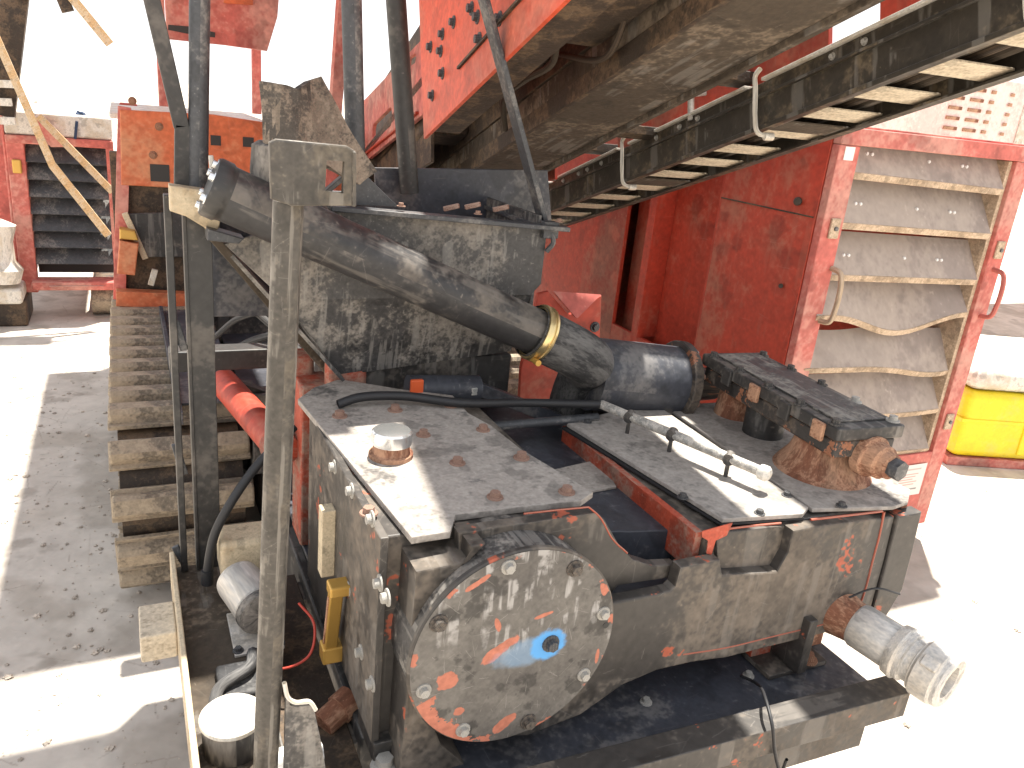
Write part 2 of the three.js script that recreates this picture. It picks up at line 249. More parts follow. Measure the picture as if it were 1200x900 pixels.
// ================================================================ crawler track
function crawlerTrack(label, x0, zNose, zEnd) {
  const t = thing('crawler_track', label, 'track', 'crawler tracks of the drilling rig'), w = 0.48, R = 0.295, yc = R + 0.066, zc = zNose - R - 0.06, zf = zEnd + R;
  const len = zc - zf, total = 2 * len + 2 * Math.PI * R, n = Math.round(total / 0.172), pitch = total / n;
  const shoe = merged([bx(-w / 2, w / 2, 0, 0.018, -pitch * 0.33, pitch * 0.33, 0.004), (() => { // the raised lug, tapered
    const s = [[-0.042, 0.012], [0.042, 0.012], [0.038, 0.055], [0.026, 0.072], [-0.026, 0.072], [-0.038, 0.055]]; return ext(V(-w / 2 + 0.004, 0, 0), V(0, 0, -1), AY, s, w - 0.008, 0.008); })()]);
  for (let i = 0; i < n; i++) {
    let s = (i + 0.35) * pitch; const m = new THREE.Mesh(shoe, M.shoe); m.name = 'track_shoe'; m.castShadow = m.receiveShadow = true;
    let y, z, a;                                                // a: turn of the outward normal from straight up toward the nose (+z)
    if (s < len) { y = yc + R; z = zf + s; a = 0; } else if ((s -= len) < Math.PI * R) { a = s / R; y = yc + R * Math.cos(a); z = zc + R * Math.sin(a); }
    else if ((s -= Math.PI * R) < len) { y = yc - R; z = zc - s; a = Math.PI; } else { s -= len; a = Math.PI + s / R; y = yc + R * Math.cos(a); z = zf + R * Math.sin(a); }
    m.position.set(x0 + w / 2 + rr(-0.003, 0.003), y, z); m.rotation.x = a; t.add(m);
  }
  part(t, 'track_frame', [bx(x0 + 0.14, x0 + w - 0.14, yc - 0.17, yc + 0.17, zf, zc, 0.02)], M.black);
  for (const z of [zc, zf]) part(t, 'drive_wheel', [cy(V(x0 + 0.03, yc, z), V(x0 + w - 0.03, yc, z), R - 0.015, R - 0.015, 40)], M.oily);
  part(t, 'track_chain', [bx(x0 + 0.03, x0 + w - 0.03, yc + R - 0.06, yc + R - 0.016, zf, zc, 0.004), bx(x0 + 0.03, x0 + w - 0.03, yc - R + 0.016, yc - R + 0.06, zf, zc, 0.004)], M.oily);
  for (let k = 1; k < 6; k++) part(t, 'track_roller', [cy(V(x0 + 0.1, yc - 0.2, zf + len * k / 6), V(x0 + w - 0.1, yc - 0.2, zf + len * k / 6), 0.1, 0.1, 20)], M.oily);
  return t;
}
crawlerTrack('dusty tan crawler track with thick lugs, running out beside the open ground', -0.105, -2.74, -5.0);
crawlerTrack('crawler track under the far side of the rig, beside the red louvred cabinet', 1.42, -2.75, -5.0);

// ================================================================ rig chassis with deck
{
  const t = thing('rig_chassis', 'dark steel chassis of the rig carrying pump, hopper and boom', 'chassis');
  part(t, 'main_frame', [bx(0.42, 1.36, 0.24, 0.5, -5.6, -1.42, 0.01)], M.black);
  part(t, 'axle', [bx(0.2, 1.6, 0.28, 0.42, -3.5, -3.35, 0.01), bx(0.2, 1.6, 0.28, 0.42, -4.5, -4.35, 0.01)], M.black);
  part(t, 'deck_plate', [bx(0.44, 1.72, 0.535, 0.55, -6.2, -1.06, 0.003)], M.navy);
  part(t, 'front_beam', [beam(onY(470, 925, 0.57).setZ(-1.1), onY(1040, 806, 0.57).setZ(-1.05), 0.07, 0.075), beam(V(0.5, 0.47, -1.13), V(1.66, 0.47, -1.09), 0.05, 0.12)], M.pump, 'dusty brown front beam with scuffed edge');
  for (const [x, y] of [[757, 823], [877, 792]]) bolt(t, onY(x, y, 0.55), AY, 0.01, M.zinc);
  // pump mount, painted red, seen under the casing
  const o = onZ(905, 785, -1.28); part(t, 'pump_mount', [bx(o.x - 0.07, o.x, 0.55, 0.74, -1.5, -1.3, 0.004)], M.primer); part(t, 'mount_plate', [bx(o.x - 0.075, o.x + 0.13, 0.551, 0.565, -1.52, -1.22, 0.003)], M.pump);
  part(t, 'mount_gusset', [bx(o.x + 0.002, o.x + 0.03, 0.566, 0.73, -1.3, -1.2, 0.003)], M.pump);
  bolt(t, V(o.x + 0.075, 0.566, -1.24), AY, 0.018, M.rust); bolt(t, V(o.x + 0.085, 0.566, -1.34), AY, 0.016, M.rust);
  part(t, 'cross_beam', [bx(0.1, 1.3, 0.98, 1.05, -2.75, -2.67, 0.006)], M.blackPaint, 'black cross beam behind the post');
  part(t, 'beam_leg', [bx(0.5, 0.57, 0.5, 0.985, -2.76, -2.68, 0.006), bx(1.2, 1.27, 0.5, 0.985, -2.76, -2.68, 0.006)], M.black);
  part(t, 'track_guard', [bx(0.125, 0.143, 0.72, 0.77, -4.35, -2.85, 0.003), bx(0.125, 0.36, 0.735, 0.745, -4.35, -3.0, 0.002)], M.navy);
  part(t, 'guard_stay', [bx(0.32, 0.44, 0.45, 0.715, -3.3, -3.24, 0.004)], M.black);
}

// ================================================================ mud pump
const PT = 1.1, PF = -1.28, CT = 1.018;                         // top of the crank case, its front, top of the right-hand case
{
  const t = thing('mud_pump', 'dusty dark mud pump with round bolted end cover and chipped orange paint', 'pump');
  const L0 = 0.41;
  part(t, 'crank_case', [bx(L0 + 0.012, 0.88, 0.6, PT - 0.014, -1.98, PF - 0.04, 0.006)], M.pump);
  const side = part(t, 'side_plate', [bx(L0 - 0.004, L0 + 0.014, 0.6, PT - 0.004, -1.97, PF - 0.02, 0.003)], M.pump, 'bolted side plate of the crank case');
  part(t, 'front_block', [plateZ([[470, 640], [529, 629], [531, 612], [548, 610], [520, 640], [497, 690], [483, 742], [481, 790], [500, 838], [540, 870], [548, 880], [452, 890]], PF - 0.042, 0.095, 0.004)], M.pump);
  part(t, 'foot', [bx(L0, L0 + 0.14, 0.55, 0.603, -1.42, -1.29, 0.004), bx(L0, L0 + 0.14, 0.55, 0.603, -1.95, -1.82, 0.004), bx(1.3, 1.42, 0.55, 0.72, -1.9, -1.78, 0.004)], M.black);
  bolt(t, V(0.43, 0.6, PF + 0.005).setY(0.553), AY, 0.02, M.zinc); 
  // top plate with its bolts
  const top = part(t, 'top_plate', [plateY([[349, 474], [368, 460], [398, 450], [470, 462], [530, 469], [548, 490], [575, 505], [610, 533], [648, 556], [694, 584], [680, 594], [612, 601], [533, 611], [527, 631], [482, 638]], PT - 0.012, 0.016, 0.002)], M.plate, 'grey dusty top plate');
  for (const [x, y] of [[463, 481], [528, 476], [496, 510], [566, 504], [536, 543], [611, 537], [580, 583], [664, 577], [398, 488], [432, 602]]) bolt(top, onY(x, y, PT + 0.004), AY, rr(0.0115, 0.0135));
  const cap = part(t, 'breather_cap', [lathe(onY(458, 535, PT + 0.002), onY(458, 535, PT + 0.002).setY(3), [[0.03, 0], [0.034, 0.03], [0.036, 0.047], [0.042, 0.048], [0.064, 0.047], [0.068, 0.043], [0.07, 0.03], [0.07, 0]], 32)], M.chrome, 'shiny round breather cap');
  part(cap, 'cap_neck', [lathe(onY(458, 535, PT + 0.002), onY(458, 535, PT + 0.002).setY(3), [[0, 0], [0, 0.052], [0.012, 0.052], [0.014, 0.044], [0.036, 0.042], [0.036, 0]], 28)], M.rust);
  // bolts of the side plate
  for (const [x, y] of [[393, 547], [413, 575], [437, 608], [446, 683], [437, 801], [424, 764], [409, 690], [455, 700]]) bolt(side, onX(x, y, L0 - 0.003), V(-1, 0, 0), 0.0115, M.zinc);
  // oil level gauge on the side
  const gx = L0 - 0.03, g0 = onX(377, 592, gx), g1 = onX(377, 672, gx), g2 = onX(394, 690, gx), g3 = onX(386, 762, gx);
  const gauge = part(t, 'level_gauge', [beam(g2, g3, 0.028, 0.03, AX, 0.004), bx(g3.x - 0.02, L0, g3.y - 0.025, g3.y + 0.02, g3.z - 0.022, g3.z + 0.022, 0.005), bx(g2.x - 0.018, L0, g2.y - 0.012, g2.y + 0.016, g2.z - 0.022, g2.z + 0.022, 0.005)], M.brass, 'yellow brass oil level gauge');
  part(gauge, 'gauge_slot', [beam(g2.clone().lerp(g3, 0.12).add(V(-0.0155, 0, 0)), g2.clone().lerp(g3, 0.85).add(V(-0.0155, 0, 0)), 0.009, 0.004, AX, 0.001)], M.rust);
  part(t, 'sight_strip', [bx(gx - 0.006, L0 - 0.003, g1.y, g0.y, g1.z - 0.02, g1.z + 0.02, 0.003)], M.cream, 'pale cream strip above the gauge');
  // shaft stub low on the side
  const s0 = onX(398, 840, L0 - 0.02); part(t, 'shaft_stub', [lathe(V(L0 + 0.02, s0.y, s0.z - 0.05), V(L0 - 0.6, s0.y - 0.16, s0.z + 0.28), [[0, 0.038], [0.04, 0.038], [0.042, 0.033], [0.09, 0.033], [0.094, 0.03], [0.095, 0]], 24)], M.rust, 'rusty round shaft stub');
  // round end cover
  const cc = onZ(600, 752, -1.19); cc.set(0.667, 0.866, -1.19); const cr = 0.231;
  part(t, 'cover_drum', [cy(V(cc.x, cc.y, -1.4), V(cc.x, cc.y, -1.196), cr - 0.008, cr - 0.008, 64)], M.hopper, 'bluish grey drum behind the round cover');
  const disc = new THREE.CircleGeometry(cr - 0.004, 96).translate(0, 0, 0), coverMat = (() => {
    const blob = (u, v, x, y, rx, ry, a = 0) => { const dx = u - x, dy = v - y, c = Math.cos(a), s = Math.sin(a); return ((dx * c + dy * s) / rx) ** 2 + ((dy * c - dx * s) / ry) ** 2; };
    return surf(1, (x, y) => {
      const u = x / 256 - 1, v = y / 256 - 1, rad = Math.hypot(u, v), w = 0.6 * (at(F.mid, x, y) - 0.5) + 0.5 * (at(F.fine, x, y, 9) - 0.5), ang = Math.atan2(v, u);
      let c = mix([0.085, 0.077, 0.07], [0.16, 0.147, 0.13], at(F.blot, x, y)); c = c.map((q) => q * (0.72 + 0.55 * at(F.fine, x, y)));
      let h = 0.5 + 0.2 * at(F.fine, x, y, 3); const run = sm(0.5, 0.72, at(F.run, x, y, 120)) * sm(0.42, 0.62, at(F.mid, x, y, 200, 50)) * sm(-0.15, 0.25, v + 0.5 * w + 0.25 * u);
      c = mix(c, [0.5, 0.48, 0.46], run * 0.6); const dk = sm(0.6, 0.72, at(F.mid, x, y, 260, 410)) * 0.5; c = c.map((q) => q * (1 - dk)); c = mix(c, [0.45, 0.42, 0.38], at(F.scratch, x, y, 5) * 0.5);
      const patches = [[-0.16, 0.03, 0.19, 0.065, 0.55], [-0.66, -0.18, 0.09, 0.085, 0], [-0.04, -0.82, 0.13, 0.06, 0.6], [-0.44, 0.77, 0.12, 0.025, 0.5], [0.22, 0.3, 0.1, 0.02, 0.2], [0.88, -0.3, 0.02, 0.08, 0], [-0.52, -0.55, 0.05, 0.04, 0], [0.84, 0.45, 0.03, 0.07, 0.4], [-0.22, 0.3, 0.025, 0.07, 0.3]];
      let k = 0; for (const p of patches) k = Math.max(k, 1 - sm(0.85, 1.1, blob(u, v, ...p) + w * 1.9));
      if (rad > 0.93 + 0.35 * w && ang > -2.75 && ang < -1.75) k = 1; if (rad > 0.965 + 0.1 * w) k = Math.max(k, sm(0.62, 0.7, at(F.mid, x, y, 333)));
      c = mix(c, [0.43, 0.15, 0.095].map((q) => q * (0.75 + 0.5 * at(F.fine, x, y, 60))), k); h -= 0.35 * k;
      const blue = 1 - sm(0.6, 1.15, blob(u, v, 0.32, -0.02, 0.19, 0.17, 0.2) + w * 0.9), wash = (1 - sm(0.4, 1.25, blob(u, v, 0.12, -0.06, 0.36, 0.15, 0.12) + w * 0.8)) * 0.45;
      c = mix(c, [0.2, 0.36, 0.55], wash); c = mix(c, [0.09, 0.33, 0.68], blue * 0.95);
      return { c, r: 0.72, h };
    }, { bump: 0.0018 });
  })();
  const cover = part(t, 'round_cover', [lathe(V(cc.x, cc.y, -1.198), V(cc.x, cc.y, 0), [[0, 0], [0, cr - 0.002], [0.002, cr], [0.011, cr], [0.014, cr - 0.004], [0.0138, 0]], 96)], M.pump, 'round cover plate with a blue paint mark and orange chips');
  const face = new THREE.Mesh(disc, coverMat); face.name = 'painted_face'; face.position.set(cc.x, cc.y, -1.198 + 0.0152); face.receiveShadow = true; cover.add(face);
  for (let i = 0; i < 8; i++) { const a = 2.62 + i * Math.PI / 4.05; bolt(cover, V(cc.x + 0.203 * Math.cos(a), cc.y + 0.203 * Math.sin(a), -1.183), AZ, i % 3 ? 0.0105 : 0.0125, i % 3 ? M.zinc : M.pump); }
  for (const [a, r] of [[0.98, 0.2], [-2.05, 0.2], [0.05, 0.21]]) part(cover, 'bolt_hole_shade', [cy(V(cc.x + r * Math.cos(a), cc.y + r * Math.sin(a), -1.1835), V(cc.x + r * Math.cos(a), cc.y + r * Math.sin(a), -1.1818), 0.0075, 0.0075, 12)], M.dark);  // dark discs on the cover paint the shade of empty holes
  bolt(cover, V(cc.x + 0.078, cc.y - 0.005, -1.183), AZ, 0.013, M.post, 'filler_plug');
  // shoulder and front wall, cut out between the two cases
  part(t, 'shoulder_wall', [plateZ([[531, 616], [690, 593], [700, 601], [718, 632], [734, 648], [757, 655], [784, 654], [784, 668], [716, 678], [690, 712], [560, 700], [531, 640]], PF - 0.02, 0.03, 0.003)], M.pump);
  part(t, 'front_wall', [plateZ([[690, 700], [776, 683], [781, 678], [787, 656], [833, 647], [836, 665], [900, 661], [912, 640], [918, 614], [942, 609], [1036, 598], [1024, 650], [1006, 716], [985, 726], [910, 744], [840, 761], [800, 766], [760, 775], [720, 792], [672, 826], [610, 850], [560, 850], [560, 720]], PF + 0.02, 0.035, 0.005)], M.pump, 'brown dusty front wall with orange chips');
  part(t, 'wall_recess', [plateZ([[833, 620], [922, 611], [912, 668], [836, 672]], PF + 0.005, 0.02, 0.003)], M.pump);
  part(t, 'end_flange', [plateZ([[1038, 597], [1066, 592], [1056, 636], [1044, 682], [1020, 722], [1007, 716], [1025, 650]], PF + 0.022, 0.04, 0.005)], M.pump);
  part(t, 'paint_patch', [plateZ([[822, 622], [858, 612], [851, 627], [838, 633], [833, 650], [827, 648], [829, 633], [822, 629]], PF + 0.026, 0.003, 0.001)], M.primer, 'runny patch of orange primer');
  // right-hand case
  const rTop = onY(1064, 592, CT), rBot = 0.72, xr = onZ(1050, 660, PF + 0.04).x;
  part(t, 'valve_case', [bx(1.185, xr - 0.03, rBot, CT - 0.02, -1.92, PF + 0.012, 0.006)], M.pump);
  part(t, 'end_plate', [ext(V(xr - 0.028, 0, 0), V(0, 0, -1), AY, [[1.25, 0.735], [1.25, CT - 0.006], [1.9, CT - 0.006], [1.9, 0.73]], 0.022, 0.003)], M.rust);
  // navy floor of the open slot with a lip, red inner wall
  part(t, 'slot_floor', [plateY([[540, 496], [664, 499], [838, 643], [788, 656], [735, 658], [640, 658], [540, 600]], 0.87, 0.085, 0.003)], M.navy, 'dark blue floor of the open slot');
  part(t, 'slot_step', [plateY([[648, 553], [705, 540], [722, 573], [688, 579]], 0.956, 0.008, 0.002)], M.plate);
  part(t, 'slot_wall', [bx(1.163, 1.184, 0.9, CT - 0.014, -1.94, PF + 0.002, 0.003)], M.primer, 'red primer wall of the slot');
  part(t, 'pit_floor', [bx(0.84, 1.19, 0.855, 0.867, -1.9, PF + 0.02, 0.002)], M.navy);
  part(t, 'slot_block', [plateZ([[780, 684], [788, 655], [834, 645], [836, 668], [836, 690]], PF - 0.05, 0.07, 0.004)], M.pump);
  // lids of the right-hand case
  const lid = part(t, 'cover_lid', [plateY([[664, 500], [742, 480], [776, 483], [860, 541], [946, 599], [940, 607], [846, 613]], CT - 0.006, 0.012, 0.002)], M.lid, 'grey cover lid carrying the handle bar');
  part(lid, 'gasket', [plateY([[658, 503], [742, 481], [775, 485], [942, 609], [845, 617]], CT - 0.013, 0.006, 0.001)], M.cable);
  part(t, 'case_top', [plateY([[786, 484], [806, 477], [860, 474], [1066, 578], [1063, 592], [1046, 598], [951, 601]], CT - 0.012, 0.012, 0.003)], M.lid, 'dusty top strip under the valve block');
  for (const [x, y] of [[890, 602], [922, 581], [986, 593], [688, 495], [800, 583]]) bolt(t, onY(x, y, CT + 0.005), AY, 0.0095, M.post);
  // bare orange primer on rubbed edges
  const edge = (pts, z, r = 0.0026) => part(t, 'worn_edge', [tube(pts.map(([x, y]) => onZ(x, y, z).add(V(rr(-0.0006, 0.0006), rr(-0.001, 0.0006), 0))), r, 50, 6)], M.primer);
  edge([[850, 620], [880, 616], [915, 613]], PF + 0.024); edge([[950, 609], [1000, 603], [1034, 599]], PF + 0.054, 0.003);
  edge([[1036, 600], [1030, 630], [1024, 652], [1014, 690], [1006, 714]], PF + 0.055, 0.0035); edge([[690, 594], [703, 606], [718, 632], [735, 648]], PF + 0.009, 0.0022);
  edge([[800, 767], [850, 759], [905, 746], [984, 727]], PF + 0.054); edge([[614, 602], [650, 598], [690, 594]], PF + 0.009, 0.002);
  // handle bar
  const h0 = onY(705, 474, CT + 0.06), h1 = onY(893, 553, CT + 0.06), hb = part(t, 'handle_bar', [cy(h0, h1, 0.014, 0.014, 16)], M.zinc, 'grey handle bar along the lid');
  part(hb, 'end_knob', [lathe(h1.clone().lerp(h0, 0.015), h1.clone().add(h1.clone().sub(h0)), [[0, 0], [0, 0.015], [0.004, 0.02], [0.022, 0.021], [0.03, 0.014], [0.032, 0]], 20)], M.white);
  for (const k of [0.2, 0.48, 0.82]) { const p = h0.clone().lerp(h1, k); part(hb, 'bracket', [cy(p.clone().setY(CT + 0.004), p, 0.006, 0.006, 10), cy(p.clone().add(V(-0.012, 0, 0.012)), p.clone().add(V(0.012, 0, -0.012)), 0.016, 0.016, 14)], M.black); }
}

// ================================================================ valve block, motor, outlet on the pump
{
  const t = thing('valve_block', 'long black valve block with bolted lid and rusty hexagonal end plug', 'valve block');
  const ang = 0.09, ax = V(Math.cos(ang), 0, Math.sin(ang)), az = V(-Math.sin(ang), 0, Math.cos(ang)), o = V(1.755, 0, -1.63);
  const B3 = (x0, x1, y0, y1, z0, z1, r) => bx(x0, x1, y0, y1, z0, z1, r).applyMatrix4(frame(o, ax, AY, az));
  const P3 = (x, y, z) => V(x, y, z).applyMatrix4(frame(o, ax, AY, az));
  part(t, 'block_body', [B3(-0.1, 0.1, 1.115, 1.165, -0.32, 0.3, 0.008)], M.valve, 'black block body with rust patches');
  part(t, 'block_lid', [B3(-0.112, 0.112, 1.168, 1.205, -0.33, 0.31, 0.006)], M.black, 'black block lid');
  part(t, 'lid_tray', [B3(-0.08, 0.08, 1.205, 1.211, -0.3, 0.27, 0.002)], M.hopper);
  for (let i = 0; i < 5; i++) for (const s of [-1, 1]) bolt(t, P3(s * 0.096, 1.205, -0.29 + i * 0.142), AY, 0.0125, i > 2 && s > 0 ? M.zinc : M.black);
  for (let i = 0; i < 4; i++) part(t, 'lug', [B3(-0.122, -0.11, 1.15, 1.2, -0.2 + i * 0.14, -0.155 + i * 0.14, 0.004)], i % 2 ? M.rust : M.black);
  part(t, 'block_foot', [cy(P3(-0.01, CT, -0.09), P3(-0.01, 1.118, -0.09), 0.062, 0.062, 24)], M.black);
  part(t, 'block_skirt', [lathe(P3(0, CT, 0.17), P3(0, 2, 0.17), [[0, 0.135], [0.015, 0.125], [0.05, 0.1], [0.1, 0.085], [0.1, 0]], 28)], M.rust);
  part(t, 'block_neck', [lathe(P3(0, CT, -0.25), P3(0, 2, -0.25), [[0, 0.07], [0.1, 0.06], [0.1, 0]], 20)], M.rust);
  const e0 = P3(0.02, 1.12, 0.29); part(t, 'end_plug', [lathe(e0, P3(0.045, 1.112, 0.6), [[0, 0.06], [0.025, 0.058], [0.03, 0.048], [0.06, 0.046], [0.065, 0.036], [0.085, 0.034], [0.088, 0]], 24)], M.rust, 'rusty stepped end plug');
  const pl = new THREE.CylinderGeometry(0.028, 0.028, 0.03, 6); part(t, 'plug_hexagon', [boxUV(pl).applyQuaternion(new THREE.Quaternion().setFromUnitVectors(AY, V(0.08, -0.02, 1).normalize())).translate(...e0.clone().add(V(0.003, -0.002, 0.097)).toArray())], M.post);
}
{
  const t = thing('hydraulic_motor', 'black cylindrical motor with brown bolted flange behind the pump lid', 'motor');
  const a = onZ(690, 438, -2.06), b = onZ(790, 447, -2.03), d = b.clone().sub(a).normalize();
  part(t, 'motor_body', [cy(a, b, 0.118, 0.118, 40)], M.navy);
  part(t, 'flange', [lathe(b, b.clone().add(d), [[-0.01, 0], [-0.01, 0.135], [-0.006, 0.138], [0.02, 0.138], [0.024, 0.134], [0.026, 0.09], [0.06, 0.08], [0.07, 0.062], [0.16, 0.05], [0.16, 0]], 40)], M.valve);
  const u = AY.clone().addScaledVector(d, -AY.dot(d)).normalize(), w = d.clone().cross(u);
  for (let i = 0; i < 8; i++) { const g = i * Math.PI / 4 + 0.3; bolt(t, b.clone().addScaledVector(d, 0.022).addScaledVector(u, 0.117 * Math.cos(g)).addScaledVector(w, 0.117 * Math.sin(g)), d, 0.0115, i % 3 ? M.bolt : M.zinc); }
  part(t, 'motor_foot', [bx(a.x + 0.05, a.x + 0.2, 0.55, a.y - 0.08, -2.12, -2.0, 0.005)], M.black);
}
{
  const t = thing('outlet_coupling', 'pale steel quick coupling on a rusty stub at the pump corner', 'coupling');
  const a = V(1.655, 0.71, -1.3), b = V(1.74, 0.69, -0.9), ln = b.distanceTo(a);
  part(t, 'stub', [lathe(a, b, [[0, 0], [0, 0.075], [0.02, 0.075], [0.08, 0.062], [0.12, 0.055], [0.16, 0.055], [0.16, 0]], 32)], M.rust, 'rusty orange stub flange');
  part(t, 'neck', [lathe(a, b, [[0.12, 0], [0.12, 0.056], [0.128, 0.06], [0.23, 0.06], [0.236, 0.058], [0.24, 0]], 32)], M.paleSteel);
  part(t, 'grooved_ring', [lathe(a, b, [[0.225, 0.05], [0.228, 0.068], [0.25, 0.072], [0.256, 0.066], [0.268, 0.066], [0.272, 0.058], [0.29, 0.058], [0.294, 0.068], [0.3, 0.068], [0.3, 0.05]], 36)], M.paleSteel);
  const ring = part(t, 'end_socket', [lathe(a, b, [[0.296, 0.045], [0.298, 0.07], [0.304, 0.075], [0.35, 0.075], [0.356, 0.07], [0.365, 0.07], [0.372, 0.064], [0.372, 0.05], [0.368, 0.042], [0.31, 0.034], [0.305, 0]], 36)], M.paleSteel);
  const d = b.clone().sub(a).normalize(), u = AY.clone().addScaledVector(d, -AY.dot(d)).normalize(), w = d.clone().cross(u);
  for (let i = 0; i < 2; i++) { const g = i * Math.PI + 0.8, p = a.clone().addScaledVector(d, 0.33).addScaledVector(u, 0.074 * Math.cos(g)).addScaledVector(w, 0.074 * Math.sin(g)); part(ring, 'lug', [beam(p.clone().addScaledVector(d, -0.02), p.clone().addScaledVector(d, 0.02), 0.03, 0.02, u.clone().multiplyScalar(Math.cos(g)).addScaledVector(w, Math.sin(g)), 0.005)], M.paleSteel); }
  part(t, 'mounting_bracket', [bx(1.58, 1.7, 0.56, 0.7, -1.32, -1.285, 0.004)], M.rust);
  single('loose_cable', 'thin dark cable hanging over the front beam below the pump', 'cable', [tube([onY(868, 792, 0.565), onY(885, 800, 0.58), onZ(898, 822, -1.07), onZ(905, 850, -1.02), onZ(908, 880, -1.02), onZ(915, 905, -1.03), onZ(922, 890, -1.01)], 0.004, 50, 6)], M.cable);
  single('wire_whisker', 'thin black wire sticking out above the pale coupling', 'wire', [tube([V(1.66, 0.76, -1.22), V(1.72, 0.8, -1.19), V(1.8, 0.78, -1.17)], 0.003, 16, 6)], M.cable);
}

// ================================================================ suction pipe
{
  const t = thing('suction_pipe', 'dusty black suction pipe slanting across the hopper with gold hose clamp', 'pipe');
  const a = onZ(268, 228, -2.0), b = onZ(632, 391, -1.96), d = b.clone().sub(a).normalize(), r = 0.066;
  part(t, 'steel_pipe', [cy(a, b, r, r, 40)], M.pipe);
  const fl = part(t, 'end_flange', [lathe(a.clone().addScaledVector(d, -0.05), b, [[0, 0], [0, 0.05], [0.004, 0.068], [0.01, 0.071], [0.036, 0.071], [0.042, r + 0.001], [0.05, r]], 32)], M.blackPaint);
  const u = AY.clone().addScaledVector(d, -AY.dot(d)).normalize(), w = d.clone().cross(u);
  for (let i = 0; i < 6; i++) bolt(fl, a.clone().addScaledVector(d, -0.046).addScaledVector(u, 0.05 * Math.cos(i * 1.047)).addScaledVector(w, 0.05 * Math.sin(i * 1.047)), d.clone().negate(), 0.01, M.chrome);
  const c1 = b.clone().addScaledVector(d, -0.02), cl = part(t, 'hose_clamp', [lathe(c1, b.clone().add(d), [[0, 0.07], [0, 0.0825], [0.008, 0.085], [0.01, 0.081], [0.022, 0.081], [0.024, 0.085], [0.032, 0.0825], [0.032, 0.07]], 40)], M.gold, 'gold hose clamp');
  const kp = c1.clone().addScaledVector(d, 0.016).addScaledVector(u, -0.07).addScaledVector(w, 0.05); part(cl, 'clamp_screw', [cy(kp.clone().addScaledVector(w, -0.03), kp.clone().addScaledVector(w, 0.03), 0.009, 0.009, 10)], M.brass);
  const e = onZ(672, 412, -1.96), f = onZ(690, 424, -1.995); part(t, 'rubber_hose', [tube([b.clone().addScaledVector(d, -0.03), b.clone().lerp(e, 0.6), e, f, f.clone().add(V(0.045, -0.06, -0.09)), f.clone().add(V(0.05, -0.2, -0.15)), f.clone().add(V(0.05, -0.44, -0.16))], 0.077, 60, 28)], M.rubber, 'black rubber hose elbow');
}

